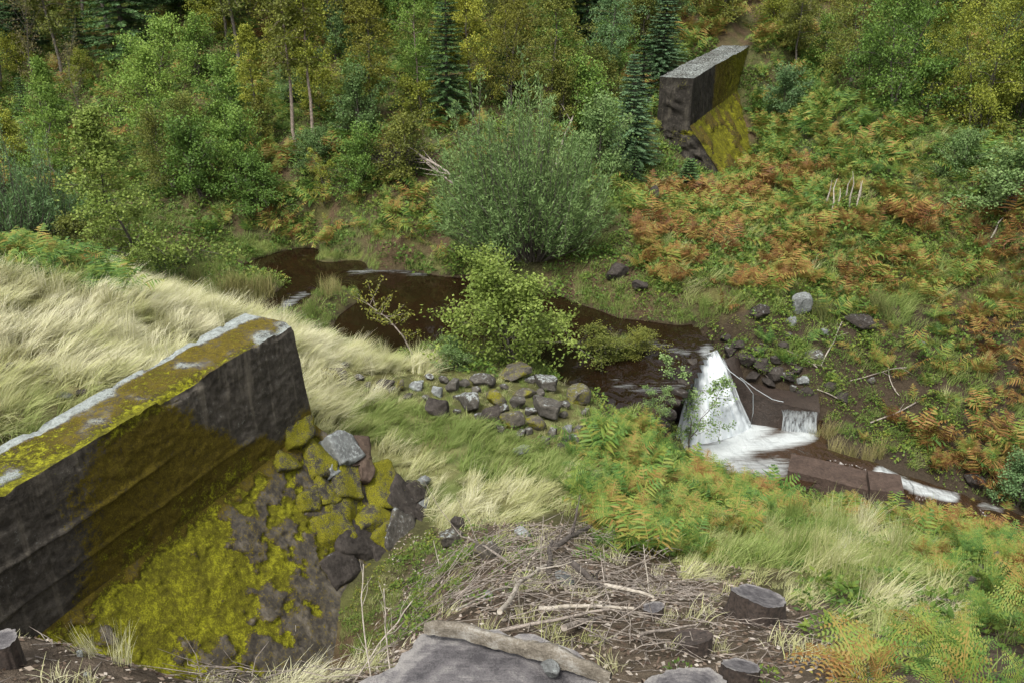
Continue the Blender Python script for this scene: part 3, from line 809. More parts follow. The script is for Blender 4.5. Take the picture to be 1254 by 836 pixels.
# ---------------------------------------------------------------- rocks
def icosphere(sub):
    t = (1 + 5 ** .5) / 2
    V = np.array([(-1, t, 0), (1, t, 0), (-1, -t, 0), (1, -t, 0), (0, -1, t), (0, 1, t), (0, -1, -t), (0, 1, -t), (t, 0, -1), (t, 0, 1), (-t, 0, -1), (-t, 0, 1)], float)
    F = np.array([(0, 11, 5), (0, 5, 1), (0, 1, 7), (0, 7, 10), (0, 10, 11), (1, 5, 9), (5, 11, 4), (11, 10, 2), (10, 7, 6), (7, 1, 8), (3, 9, 4), (3, 4, 2), (3, 2, 6), (3, 6, 8), (3, 8, 9), (4, 9, 5), (2, 4, 11), (6, 2, 10), (8, 6, 7), (9, 8, 1)])
    V /= np.linalg.norm(V, axis=1)[:, None]
    for _ in range(sub):
        e = np.sort(np.concatenate([F[:, [0, 1]], F[:, [1, 2]], F[:, [2, 0]]]), 1)
        ue, inv = np.unique(e, axis=0, return_inverse=True); inv = inv.ravel()
        mid = V[ue].mean(1); mid /= np.linalg.norm(mid, axis=1)[:, None]
        n = len(F); m = inv + len(V)
        a, b, c = m[:n], m[n:2 * n], m[2 * n:]
        V = np.concatenate([V, mid])
        F = np.concatenate([np.stack(x, 1) for x in ((F[:, 0], a, c), (F[:, 1], b, a), (F[:, 2], c, b), (a, b, c))])
    return V, F
ICO = icosphere(3)
def cube_grid(n=9, rnd=.16):
    t = np.linspace(-1, 1, n); a, b = np.meshgrid(t, t, indexing='ij'); o = np.ones_like(a)
    Vs, Fs = [], []
    for k, (ax, sg) in enumerate([(0, 1), (0, -1), (1, 1), (1, -1), (2, 1), (2, -1)]):
        c = [None] * 3; c[ax] = o * sg; c[(ax + 1) % 3] = a * sg; c[(ax + 2) % 3] = b
        Vs.append(np.stack(c, -1).reshape(-1, 3)); Fs.append(grid_faces(n, n) + k * n * n)
    V = np.concatenate(Vs); F = np.concatenate(Fs)
    key = np.round(V, 5); _, first, inv = np.unique(key, axis=0, return_index=True, return_inverse=True)
    V = V[first]; F = inv.ravel()[F]
    inner = np.clip(V, -1 + rnd, 1 - rnd); d = V - inner
    V = inner + d / (np.linalg.norm(d, axis=1)[:, None] + 1e-9) * rnd * (np.linalg.norm(d, axis=1) > 1e-6)[:, None]
    return V, F
CUBE = cube_grid(12, .1)
def rock_mesh(seed, boxy=.5, cuts=9):
    r = np.random.default_rng(seed)
    V, F = (CUBE[0].copy() * .8, CUBE[1]) if seed % 2 else (ICO[0].copy(), ICO[1])
    for _ in range(cuts):
        d = r.normal(size=3); d /= np.linalg.norm(d); h = r.uniform(.42, .78)
        k = V @ d - h
        V = V - np.maximum(k, 0)[:, None] * d * .97
    V = V + vecnoise(V + seed * 3.3, 1.3, 3, seed) * .2 + vecnoise(V + seed, 5, 3, seed) * .1
    return mesh_np('rock', V, [F])
ROCKS = [rock_mesh(k, .3 + .5 * (k % 3) / 2, 8 + k % 4) for k in range(12)]
_rk = {}
def rock(px, py, w, h, mat='rock', label=None, group=None, k=None, name='rock', sink=.4, rz=None, base=None, cat='rock'):
    """a rock w, h image pixels across, its middle seen at px, py, bedded in the ground"""
    g = at(px, py + h * .35) if base is None else np.array(base, float)
    sc = ((g - C0) @ FW) / FPX
    W = w * sc / 2 * 1.08; Hh = h * sc / 2 * 1.2
    k = int(RNG.integers(len(ROCKS))) if k is None else k
    me = _rk.get((k, mat))
    if me is None:
        me = ROCKS[k].copy(); me.materials.append(MAT[mat]); _rk[(k, mat)] = me
    o = bpy.data.objects.new(name, me); COL.objects.link(o)
    o.location = (g[0], g[1], g[2] + Hh * (1 - 2 * sink * .55))
    o.scale = (W, W * float(RNG.uniform(.75, 1.1)), Hh)
    o.rotation_euler = (float(RNG.uniform(-.15, .15)), float(RNG.uniform(-.15, .15)), float(RNG.uniform(-.5, .5)) if rz is None else rz)
    if label:
        tag(o, label, cat, group)
    return o
GR = 'rocks of the tumbled line across the breach'
for px, py, w, h, mt, lb in [
    (411,461,44,28,'rockmoss','yellow green moss cushion over a rock at the pool end of the tumbled line'),
    (420,447,14,8,'rock','small grey rock behind the moss covered boulder of the tumbled line'),
    (472,468,30,12,'rockdark','low dark flat rock at the pool end of the tumbled line'),
    (489,472,13,18,'rockmoss','narrow half mossed stone next to the white lichened rock'),
    (510,470,24,16,'rockpale','white lichened rock in the pool end of the tumbled line'),
    (535,480,14,15,'rockpale','small pale upright stone near the white lichened rock'),
    (552,473,20,20,'rock','grey upright rock beside the small pale upright stone'),
    (535,500,30,24,'rockdark','dark brown rock sunk in the grass below the tumbled line'),
    (575,493,36,28,'rock','pale topped dark boulder in the middle of the tumbled line'),
    (590,466,34,18,'rock','wide grey rock under the shrub at the back of the tumbled line'),
    (628,458,48,16,'rockmoss','long flat slab at the water edge behind the tumbled line'),
    (608,488,26,22,'rockmoss','mossy rock behind the tall dark block of the tumbled line'),
    (604,507,30,28,'rockdark','tall dark block in the middle of the tumbled line'),
    (627,515,34,26,'rockmoss','mossy grey boulder beside the tall dark block'),
    (634,494,22,18,'rock','small rock wedged between mossy boulders of the tumbled line'),
    (668,498,42,30,'rock','big boulder with a pale cap at the stream end of the tumbled line'),
    (655,518,26,18,'rockmoss','mossy rock leaning on the big pale capped boulder'),
    (668,468,34,24,'rock','lichen spotted rock at the water edge of the tumbled line'),
    (704,482,36,26,'rockmoss','brown mossed rock by the stream at the end of the tumbled line'),
    (676,528,16,16,'rock','small grey rock at the foot of the pale capped boulder'),
    (695,523,14,12,'rockpale','small pale stone at the foot of the line near the bracken'),
    (700,542,26,22,'rock','grey rock with a pale cap beside the bracken'),
    (640,550,24,13,'rockpale','lone pale stone in the short green grass'),
    (720,554,14,14,'rock','small stone half hidden by the bracken clump'),
    (642,480,30,14,'rockmoss','low mossy hump of rock in the stream end of the tumbled line')]:
    rock(px, py, w, h, mt, lb, GR)
for px, py, w, h in [(450,470,12,8),(462,476,10,8),(521,487,10,8),(560,487,12,9),(585,510,14,10),(646,527,12,10),(690,508,12,10),(660,482,14,9),(617,474,12,8),(500,484,12,8),(686,545,10,8),(715,505,12,10),(480,478,14,9),(543,465,14,10),(525,462,12,8),(568,470,16,11),(582,478,14,10),(618,500,16,12),(648,505,16,12),(638,530,14,10),(612,525,14,11),(668,540,12,10),(706,526,14,11),(727,540,12,10),(690,495,16,12),(650,466,16,10),(440,462,12,8),(560,505,12,9),(598,522,12,9),(712,548,11,8),(732,520,12,9)]:
    rock(px, py, w, h, 'rock', 'small filler stone lying between the rocks of the tumbled line', 'small stones of the tumbled line')
GB = 'rocks in the bank above the weir'
for px, py, w, h, mt, lb in [
    (977,370,30,28,'rockpale','tallest grey boulder on the bank above the weir'),(968,392,16,14,'rockpale','pale stone just below the tallest boulder of the weir bank'),
    (931,381,30,20,'rockdark','dark rock half buried beside the tallest boulder of the weir bank'),(1052,395,38,16,'rockdark','wide low dark rock in the weir bank under green fern'),
    (1010,406,12,10,'rockpale','small white stone in the bare soil of the weir bank'),(998,436,28,16,'rock','flat grey rock over the bare soil of the weir bank'),
    (984,466,18,12,'rockpale','pale broken stone above the trickle ledge'),(970,478,9,14,'rock','thin upright stone above the trickle ledge'),(984,485,22,18,'rockdark','dark square rock above the trickle ledge'),
    (1129,420,8,8,'rockpale','tiny white stone high in the bank under bracken'),(1066,466,12,8,'rock','small grey stone in the mossy part of the bank'),
    (966,410,10,9,'rock','small stone under the pale stone of the weir bank'),(755,332,28,26,'rockdark','dark upright rock on the far bank under the willow'),
    (782,352,22,14,'rockdark','low dark rock on the far bank near the stream'),(800,243,14,26,'rockdark','dark narrow rock below the foot of the far wall'),
    (985,565,22,14,'rockdark','wet dark rock in the plunge pool outlet'),(992,545,20,16,'rockdark','wet rock beside the trickle curtain'),(1100,588,14,12,'rockdark','dark rock beside the sill end block'),
    (1105,602,18,12,'rockdark','dark wet rock at the foot of the sill end block'),(1190,590,26,18,'rockdark','dark rock under the red brown bracken by the lower run'),
    (1073,657,16,9,'rockpale','pale stone in the grass near the low sill'),(1228,692,30,9,'rockpale','flat pale stone among the ferns of the near slope')]:
    rock(px, py, w, h, mt, lb, GB if py < 490 and px > 860 else None)
for px, py, w, h, mt, lb in [(40 // 3, 449, 16, 11, 'rockdark', 'small dark stone in the pale meadow grass'), (79, 484, 20, 9, 'rockpale', 'flat pale stone in the green part of the meadow'), (102, 482, 16, 12, 'rockdark', 'brown stone beside the flat pale stone of the meadow'),
    (555, 655, 38, 24, 'rockmoss', 'moss capped rock at the top of the brush heap'), (600, 672, 40, 26, 'rockmoss', 'yellow mossed rock in the brush heap'), (640, 652, 22, 14, 'rockpale', 'pale stone at the top of the brush heap'),
    (690, 708, 26, 20, 'rockpale', 'pale stone among the brush sticks'), (596, 728, 14, 16, 'rockpale', 'small grey stone low in the brush heap'), (563, 640, 20, 22, 'rockdark', 'dark stone above the moss capped rock')]:
    rock(px, py, w, h, mt, lb, k=(3 if mt == 'rockmoss' else None))

for px, py, w, h in [(893,432,22,16),(910,440,26,18),(930,446,24,16),(948,456,26,18),(921,462,20,14),(965,462,20,14),(940,470,18,12),(905,424,18,12),(925,430,20,14),(950,440,18,12),(975,452,16,12),(888,418,14,10),(1015,470,20,14),(1030,485,18,12),(958,425,16,12)]:
    rock(px, py, w, h, 'rockdark', 'dark craggy rock in the soil bank beside the waterfall', 'dark rocks of the waterfall bank', sink=.5)
for px, py, w, h in [(849,443,16,10),(842,455,18,12),(836,468,18,13),(831,481,20,14),(825,494,20,14),(818,506,20,14),(811,518,20,14),(803,528,20,14)]:
    g = atz(px, py, .0)
    rock(px, py, w, h, 'rockdark', 'wet dark stone on the stream side lip of the waterfall', 'lip stones of the waterfall', base=[g[0], g[1], -.12], sink=.3)
# broken blocks of the dam's end: parts of the near wall
F1 = WD; F2 = unit0 = (WN * BAT - np.array([0, 0, 1.])) / math.hypot(BAT, 1); F3 = np.cross(F2, F1); F3 = F3 * np.sign(F3[2])
FP0 = unz(0, -7.5, ZS)
def block(px, py, w, h, mat, turn, k, proud=.06, thick=.3):
    """broken block bedded in the sloping foot of the wall, its middle seen at px, py"""
    d = rays(px, py); t = ((FP0 - C0) @ F3) / (d @ F3); c = C0 + d * t
    sc = ((c - C0) @ FW) / FPX
    r = np.random.default_rng(k)
    V = CUBE[0].copy()
    for _ in range(4):
        q = r.normal(size=3); q /= np.linalg.norm(q); kk = V @ q - r.uniform(.8, 1.15)
        V = V - np.maximum(kk, 0)[:, None] * q
    V = V + vecnoise(V + k * 3.3, 1.1, 3, k) * .36 + vecnoise(V + k, 4, 3, k) * .14
    a = math.cos(turn) * F1 + math.sin(turn) * F2; b = -math.sin(turn) * F1 + math.cos(turn) * F2
    n3 = F3 + (r.normal(0, .16) * a + r.normal(0, .16) * b); n3 /= np.linalg.norm(n3)
    V = a * (V[:, :1] * w * sc / 2 * 1.15) + b * (V[:, 1:2] * h * sc / 2 * 1.3) + n3 * (V[:, 2:] * thick)
    o = child('block', mesh_np('block', V, [CUBE[1]]), MAT[mat], DAM_L)
    o.location = c + F3 * (proud * .75 - thick * .8)
    return o
for a in [(362,532,40,26,'block',.3,1,.14),(388,560,34,44,'block',.5,2,.1),(414,553,34,34,'rockpale',.1,3,.22,.22),(436,552,34,30,'blockbrown',.6,4,.16,.25),(446,578,30,18,'blockbrown',-.6,5,.16),(463,592,50,44,'block',.4,6,.12),
          (424,586,38,46,'block',.6,7,.09),(487,612,40,38,'rockdark',-.3,8,.14),(503,602,22,20,'rockdark',.2,9,.2,.2),(488,660,50,30,'rock',-.5,10,.16),(455,636,48,44,'block',.5,11,.07),(474,694,40,52,'rockdark',.4,12,.08),
          (424,628,54,44,'block',.7,13,.04),(404,598,34,30,'block',.4,14,.06),(506,636,22,24,'rockdark',-.3,15,.18),(510,594,12,9,'rockpale',0,16,.3,.1),(512,622,16,10,'rockpale',.2,17,.24,.1),(402,576,18,16,'rockpale',.1,18,.16,.16),
          (440,668,52,46,'rockdark',.5,19,.03),(408,652,44,40,'block',.3,20,.02),(446,712,44,44,'block',.5,21,.03),(385,612,36,32,'block',.6,22,.02),(470,655,34,26,'block',-.2,23,.1),(352,560,34,26,'block',.4,24,.03),(420,700,46,38,'rockdark',.2,25,.0)]:
    block(*a)

# ---------------------------------------------------------------- stumps
def wood_mat(name, stops, ring=True):
    m, nt, bs, _ = new_mat(name)
    tc = Nd(nt, 'ShaderNodeTexCoord').outputs['Object']
    nz = Noise(nt, 9, 5, .65, tc); fi = Noise(nt, 60, 4, .6, Nd(nt, 'ShaderNodeMapping', {'Vector': tc, 'Scale': (.15, 1, 1)}).outputs[0])
    f = Mt(nt, 'ADD', Mt(nt, 'MULTIPLY', nz, .75), Mt(nt, 'MULTIPLY', fi, .25))
    fg = Noise(nt, 120, 3, .6, tc)
    f = Mt(nt, 'ADD', f, Mt(nt, 'MULTIPLY', Mt(nt, 'SUBTRACT', fg, .5), .35))
    if ring:
        vo = Nd(nt, 'ShaderNodeTexVoronoi', {'Vector': Nd(nt, 'ShaderNodeMapping', {'Vector': tc, 'Scale': (1, 1, .2)}).outputs[0], 'Scale': 7.0, 'Randomness': 1.0}, feature='DISTANCE_TO_EDGE').outputs['Distance']
        ck = Nd(nt, 'ShaderNodeMapRange', {0: Mt(nt, 'ADD', vo, Mt(nt, 'MULTIPLY', nz, .03)), 1: .012, 2: .03, 3: -.22, 4: 0.0}).outputs[0]
        f = Mt(nt, 'ADD', f, Mt(nt, 'MULTIPLY', ck, Nd(nt, 'ShaderNodeMapRange', {0: Noise(nt, 2.5, 2, .5, tc), 1: .5, 2: .6}).outputs[0]))
        ln = Nd(nt, 'ShaderNodeVectorMath', {0: tc}, operation='LENGTH').outputs['Value']
        w = Mt(nt, 'SINE', Mt(nt, 'ADD', Mt(nt, 'MULTIPLY', ln, 190.0), Mt(nt, 'MULTIPLY', nz, 9.0)))
        f = Mt(nt, 'ADD', f, Mt(nt, 'MULTIPLY', w, .035))
    if ring:
        rm = Attr(nt, 'rim')
        f = Mt(nt, 'ADD', Mt(nt, 'SUBTRACT', f, .06), Mt(nt, 'MULTIPLY', Nd(nt, 'ShaderNodeMapRange', {0: Mt(nt, 'ADD', rm, Mt(nt, 'MULTIPLY', nz, .25)), 1: .85, 2: 1.1}).outputs[0], .2))
    nt.links.new(Ramp(nt, f, stops), bs.inputs['Base Color'])
    bs.inputs['Roughness'].default_value = .85; bs.inputs['Specular IOR Level'].default_value = .2
    bump(nt, bs, f, .7, .02)
    return m
MAT['cut'] = wood_mat('weathered_cut_wood', [(.3, (.05, .047, .05)), (.5, (.115, .108, .11)), (.7, (.21, .2, .19))])
MAT['hinge'] = wood_mat('grey_split_wood', [(.3, (.06, .05, .038)), (.5, (.17, .15, .12)), (.7, (.33, .32, .29))], False)
MAT['bark'] = bark_mat('stump_bark', (.014, .010, .008), (.075, .055, .044), 26)
MAT['barkgrey'] = bark_mat('grey_bark', (.05, .042, .036), (.2, .18, .16), 18)
def stump(base, r, h, tilt, label, seed, flare=1.3, ring=True, rz=0.0, cutmat='cut', sx=1.0, topz=None):
    root = empty('tree_stump', base, rz)
    tag(root, label, 'stump')
    n = 120; th = np.linspace(0, 2 * math.pi, n, endpoint=False)
    cr = np.stack([np.cos(th), np.sin(th), 0 * th], -1)
    ol = 1 + .5 * (fbm(cr * 1.4 + seed, 1, 3, seed) - .5) + .16 * (fbm(cr * 5 + seed, 1, 2, seed) - .5)
    lobes = np.clip(np.cos(th * (4 + seed % 2) + seed), 0, 1) ** 2
    rows = []
    for t in np.linspace(0, 1, 14):
        fl = 1 + (flare - 1) * (1 - t) ** 1.8 * (.5 + 1.6 * lobes)
        ridge = fbm(np.concatenate([cr[:, :2] * 9, np.full((n, 1), t * 1.2)], 1) + seed, 1, 3, seed) - .5
        rr = r * ol * fl * (1 + .2 * ridge * (1 - .5 * t))
        z = -.25 + (h + .25) * t + t * (cr[:, 0] * tilt[0] + cr[:, 1] * tilt[1]) * r * ol
        z = z + (t > .99) * r * .12 * (fbm(cr * 3 + seed * 2, 1, 3, seed) - .5)
        rows.append(np.stack([cr[:, 0] * rr * sx, cr[:, 1] * rr, z], -1))
    V = np.concatenate(rows)
    a = np.arange(13)[:, None] * n; j = np.arange(n)[None]
    F = np.stack([a + j, a + (j + 1) % n, a + n + (j + 1) % n, a + n + j], -1).reshape(-1, 4)
    obj('bark', mesh_np('bark', V, [F]), MAT['bark'], root)
    rim = rows[-1]; rr = []
    for q in np.linspace(1, 0.02, 12):
        p = rim * [q, q, 1] + 0
        flat = h + (p[:, 0] / max(sx, .1) * tilt[0] + p[:, 1] * tilt[1]) - .02 * r
        p[:, 2] = np.where(q > .97, rim[:, 2] + .003, flat + .05 * r * (fbm(p / r * 3 + seed, 1, 4, seed) - .5) * 2)
        rr.append(p)
    V = np.concatenate(rr); a = np.arange(11)[:, None] * n
    F = np.stack([a + j, a + (j + 1) % n, a + n + (j + 1) % n, a + n + j], -1).reshape(-1, 4)
    obj('cut_face', mesh_np('cut_face', V, [F], {'rim': ('POINT', np.repeat(np.linspace(1, 0.02, 12), n))}), MAT[cutmat], root)
    return root
big = stump((-.09, 2.60, 5.62), .50, .55, (0, -.04), 'wide grey cut stump with a ridge of split wood along its back edge', 3, 1.15, sx=1.05)
# ridge of split hinge wood: runs along the back edge of the cut face
mb = MB()
rg = [(520, 766, 6.22, .02), (535, 764, 6.24, .034), (570, 768, 6.23, .034), (600, 778, 6.225, .03), (640, 789, 6.22, .032), (662, 792, 6.235, .036), (672, 793, 6.24, .042), (700, 806, 6.22, .034), (748, 828, 6.19, .026)]
RP = np.array([atz(a, b, z) for a, b, z, w in rg]) - np.array(big.location)
kk = np.linspace(0, 1, len(rg)); ss = np.linspace(0, 1, 90)
RPi = np.stack([np.interp(ss, kk, RP[:, i]) for i in range(3)], -1); Wd = np.interp(ss, kk, [r[3] for r in rg])
T = np.gradient(RPi, axis=0); T /= np.linalg.norm(T, axis=1)[:, None]; Sd = np.stack([-T[:, 1], T[:, 0], 0 * ss], -1)
prof = np.array([(-.75, -1.4), (-.7, -.2), (-.6, .55), (-.25, .8), (.1, .7), (.45, .35), (.7, .25), (.8, -.4), (.85, -1.4)])
V = (RPi[:, None] + Sd[:, None] * (Wd[:, None] * prof[None, :, 0])[..., None] + np.array([0, 0, 1.]) * (Wd[:, None] * prof[None, :, 1])[..., None]).reshape(-1, 3)
q = V * 1.0
V = V + np.stack([0 * q[:, 0], .014 * (fbm(q * [5, 60, 60], 1, 3, 5) - .5), .026 * (fbm(q * [7, 70, 30], 1, 3, 7) - .5)], -1)
obj('split_ridge', mesh_np('split_ridge', V, [grid_faces(90, len(prof))]), MAT['hinge'], big)
rock(673, 820, 24, 20, 'rockpale', 'small pale stone chip lying on the wide cut stump', None, base=[*atz(673, 822, 6.185)[:2], 6.16], sink=.1, name='stone_chip', cat='stone')
def stump_px(px, py, w, h, label, seed, **kw):
    g = at(px, py); sc = ((g - C0) @ FW) / FPX
    return stump(g - [0, 0, .02], w * sc / 2, h * sc, kw.pop('tilt', (0, -.12)), label, seed, **kw)
stump_px(926, 758, 58, 38, 'dark stump with a pale sawn rim beside the tall grass', 8, tilt=(-.28, -.3), flare=1.5, sx=1.1)
stump_px(846, 798, 44, 26, 'small dark purple brown stump in the brush', 5, tilt=(.25, -.35), flare=1.5, cutmat='bark')
stump_px(905, 838, 36, 34, 'pale topped stump at the edge of the bare soil', 12, tilt=(-.2, -.35), flare=1.6, sx=1.3)
stump_px(838, 850, 80, 14, 'low flat grey stump in the bare soil', 15, tilt=(.1, -.2), flare=1.3, sx=1.2)
stump_px(8, 812, 44, 40, 'weathered grey stump on the soil bank beside the mossy wall', 18, tilt=(.05, -.2), flare=1.2)
stump_px(800, 752, 26, 14, 'tiny sawn stump with moss among the brush sticks', 21, tilt=(.2, -.2), flare=1.2)
for px, py, w, h, lb in [(160,806,20,9,'thin pale stone chip on the dark soil bank'),(108,826,9,7,'white pebble on the dark soil bank'),(100,800,8,12,'narrow grey stone chip beside the weathered stump')]:
    rock(px, py, w, h, 'rockpale', lb, None, name='stone_chip', cat='stone')

# ---------------------------------------------------------------- leaf colours
LM = {
 'birch_yellow': leaf_mat('yellowing_birch_leaves', [(.05, (.075, .1, .018)), (.4, (.2, .23, .035)), (.7, (.32, .33, .05)), (.95, (.38, .36, .065))]),
 'birch_green': leaf_mat('green_birch_leaves', [(.05, (.04, .08, .018)), (.45, (.115, .2, .04)), (.9, (.25, .35, .07))]),
 'olive': leaf_mat('olive_leaves', [(.05, (.045, .06, .014)), (.45, (.125, .145, .03)), (.9, (.25, .25, .05))]),
 'bluegreen': leaf_mat('blue_green_leaves', [(.05, (.045, .085, .035)), (.45, (.115, .2, .08)), (.9, (.24, .36, .15))]),
 'willow': leaf_mat('willow_leaves', [(.05, (.04, .075, .025)), (.45, (.115, .19, .062)), (.9, (.27, .37, .14))]),
 'sallow': leaf_mat('sallow_leaves', [(.05, (.06, .1, .02)), (.45, (.16, .22, .045)), (.9, (.32, .38, .1))]),
 'spruce': leaf_mat('spruce_needles', [(.05, (.02, .045, .014)), (.45, (.05, .1, .034)), (.9, (.11, .19, .06))], .1),
 'bluespruce': leaf_mat('blue_spruce_needles', [(.05, (.028, .06, .028)), (.45, (.07, .13, .06)), (.9, (.15, .24, .11))], .1),
 'gold': leaf_mat('dark_gold_leaves', [(.05, (.05, .055, .012)), (.45, (.15, .155, .025)), (.9, (.29, .29, .05))]),
 'brown': leaf_mat('brown_sparse_leaves', [(.1, (.06, .055, .025)), (.5, (.13, .115, .045)), (.9, (.19, .18, .06))]),
 'bracken': leaf_mat('bracken_fronds', [(.03, (.04, .09, .022)), (.28, (.1, .19, .04)), (.46, (.2, .25, .05)), (.6, (.28, .21, .06)), (.78, (.22, .11, .038)), (1., (.085, .036, .018))], .3, .6),
 'grass': leaf_mat('grass_blades', [(.05, (.09, .15, .035)), (.35, (.2, .26, .07)), (.6, (.39, .39, .18)), (.95, (.68, .65, .49))], .25, .7),
 'herb': leaf_mat('herb_leaves', [(.05, (.035, .075, .016)), (.4, (.08, .145, .028)), (.7, (.155, .2, .035)), (.95, (.26, .2, .045))], .25, .6),
 'rush': leaf_mat('rush_stems', [(.05, (.07, .1, .03)), (.5, (.2, .2, .07)), (.95, (.38, .32, .16))], .2, .6),
 'redbrown': leaf_mat('red_brown_fronds', [(.1, (.06, .022, .012)), (.5, (.14, .055, .025)), (.9, (.24, .12, .04))], .25, .5),
}
MAT['birchbark'] = bark_mat('pale_birch_bark', (.1, .075, .06), (.36, .29, .23), 10)
MAT['greybark'] = bark_mat('grey_tree_bark', (.04, .035, .028), (.15, .13, .105), 12)
MAT['stick'] = bark_mat('dead_grey_wood', (.09, .072, .06), (.38, .33, .28), 20)
MAT['stickpale'] = bark_mat('bleached_wood', (.2, .17, .13), (.46, .42, .36), 20)
MAT['stickdark'] = bark_mat('dark_dead_wood', (.03, .024, .02), (.12, .1, .085), 20)

def unit(v):
    return v / (np.linalg.norm(v, axis=-1, keepdims=True) + 1e-9)
def leaf_quads(r, P, D, size, width, flat=.5):
    n = len(P)
    N = r.normal(size=(n, 3)); N[:, 2] += flat * 2
    Sv = unit(np.cross(D, N)) * (np.broadcast_to(width, (n,)) * np.ones(n))[:, None]
    L = D * (np.broadcast_to(size, (n,)) * np.ones(n))[:, None]
    V = np.stack([P, P + L * .45 + Sv, P + L, P + L * .45 - Sv], 1).reshape(-1, 3)
    return V
def leaf_mesh(name, V, rnd):
    n = len(V) // 4
    return mesh_np(name, V, [np.arange(4 * n).reshape(n, 4)], {'rnd': ('POINT', np.repeat(np.clip(rnd, 0, 1), 4))}, False)

def broadleaf(seed, h, spread, crown0=.25, nb=34, sub=6, nl=26, lsz=.075, droop=.5, elev=(15, 65), sig=.16, trunk_r=.055, shape='oval', lean=(0, 0), stems=1, aspect=.42, wob=.02):
    """trunk with limbs + crown of single leaves; returns (trunk mesh, crown mesh)"""
    r = np.random.default_rng(seed)
    mb = MB(); LV = []; LR = []
    for st in range(stems):
        hh = h * (1 if st == 0 else r.uniform(.75, .95))
        z = np.linspace(0, 1, 9)
        off = np.cumsum(r.normal(0, wob * hh, (9, 2)), 0); off[0] = 0
        a0 = r.uniform(0, 6.28)
        dv = np.array(lean) + (np.array([math.cos(a0), math.sin(a0)]) * (.22 if stems > 1 else 0))
        TP = np.concatenate([off + dv * hh * z[:, None] ** 1.2, (z * hh)[:, None]], 1)
        mb.tube(TP, trunk_r * (1 - z * .93), 7)
        for i in range(nb // stems):
            t = crown0 + (1 - crown0) * ((i + r.uniform(0, 1)) / (nb // stems))
            b = np.array([np.interp(t, z, TP[:, k]) for k in range(3)])
            az = 2.4 * i + r.uniform(-.5, .5)
            q = (t - crown0) / (1 - crown0)
            sh = {'oval': math.sin(math.pi * (.12 + .86 * q ** .8)) ** .7, 'cone': (1 - q) ** .8 + .12, 'dome': math.sqrt(max(0, 1 - (q * .96) ** 2)) * .9 + .12, 'fan': .35 + .65 * q}[shape]
            L = spread * sh * r.uniform(.5, 1.3)
            el = math.radians(elev[0] + (elev[1] - elev[0]) * q + r.uniform(-12, 12))
            d = np.array([math.cos(az) * math.cos(el), math.sin(az) * math.cos(el), math.sin(el)])
            s = np.linspace(0, 1, 6)[:, None]
            BP = b + d * L * s + np.array([0, 0, -droop * L]) * s ** 2 * .6 + np.cumsum(r.normal(0, .02 * L, (6, 3)), 0) * (s > 0)
            mb.tube(BP, np.linspace(trunk_r * .3 * (1 - t * .7), .004, 6), 4)
            for j in range(sub):
                f = r.uniform(.3, 1.0)
                p0 = np.array([np.interp(f, s[:, 0], BP[:, k]) for k in range(3)])
                sd = unit(d + r.normal(0, .75, 3)); sl = L * r.uniform(.2, .42)
                p1 = p0 + sd * sl + np.array([0, 0, -droop * sl * .6])
                if j < 3:
                    mb.tube(np.array([p0, (p0 + p1) / 2 + r.normal(0, .02, 3), p1]), [.007, .005, .003], 3)
                k = int(1.25 * nl * r.uniform(.6, 1.4))
                u = r.uniform(.1, 1.1, (k, 1))
                LP = p0 + (p1 - p0) * u + r.normal(0, .68 * sig * spread ** .5, (k, 3)) * [1, 1, .75]
                D = unit(r.normal(0, 1, (k, 3)) + sd * .4 + [0, 0, -.35])
                LV.append(leaf_quads(r, LP, D, lsz * r.uniform(.7, 1.35, k), lsz * aspect * r.uniform(.8, 1.2, k)))
                LR.append(np.clip(.62 * r.uniform(0, 1) + .38 * r.uniform(0, 1, k), 0, 1))
    return mb.mesh('trunk'), leaf_mesh('crown', np.concatenate(LV), np.concatenate(LR))

def spruce(seed, h, spread, whorls=22, per=7, crown0=.06, seg=.16, dens=1.0, nlsz=.15):
    r = np.random.default_rng(seed)
    mb = MB(); z = np.linspace(0, 1, 8)
    TP = np.stack([0 * z, 0 * z, z * h], -1); TP[:, :2] += np.cumsum(r.normal(0, .008 * h, (8, 2)), 0)
    mb.tube(TP, .012 * h * (1 - z * .95) + .006, 7)
    LV = []; LR = []
    for w in range(whorls):
        t = crown0 + (1 - crown0) * (w + r.uniform(.2, .8)) / whorls
        b = np.array([np.interp(t, z, TP[:, k]) for k in range(3)])
        for i in range(per):
            az = 6.283 * i / per + w * .9 + r.uniform(-.3, .3)
            L = spread * ((1 - t) ** .85 + .05) * r.uniform(.7, 1.1)
            n = max(3, int(L / seg)); s = np.linspace(0, 1, n + 1)
            out = np.array([math.cos(az), math.sin(az), 0])
            BP = b + out * L * s[:, None] + np.array([0, 0, 1.]) * (L * (.12 * s - .42 * s ** 2 + .22 * s ** 3 + t * .25 * s))[:, None]
            mb.tube(BP, np.linspace(.012, .003, n + 1), 3)
            side = np.cross(out, [0, 0, 1.])
            c = r.uniform(0, 1)
            k = int(n * 9 * dens)
            f = r.uniform(.08, 1.0, k)
            P = np.stack([np.interp(f, s, BP[:, q]) for q in range(3)], -1)
            sg = np.where(r.uniform(size=k) < .5, -1., 1.)
            D = unit(out * r.uniform(.4, 1., (k, 1)) + side * (sg * r.uniform(.2, 1.1, k))[:, None] + np.array([0, 0, -.22]) + r.normal(0, .16, (k, 3)))
            Ls = nlsz * (1.15 - .55 * f) * (1 + L * .35) * r.uniform(.7, 1.3, k)
            LV.append(leaf_quads(r, P, D, Ls, .028 + .012 * r.uniform(size=k), .9))
            LR.append(.45 * c + .55 * r.uniform(0, 1, k))
    return mb.mesh('trunk'), leaf_mesh('crown', np.concatenate(LV), np.concatenate(LR))

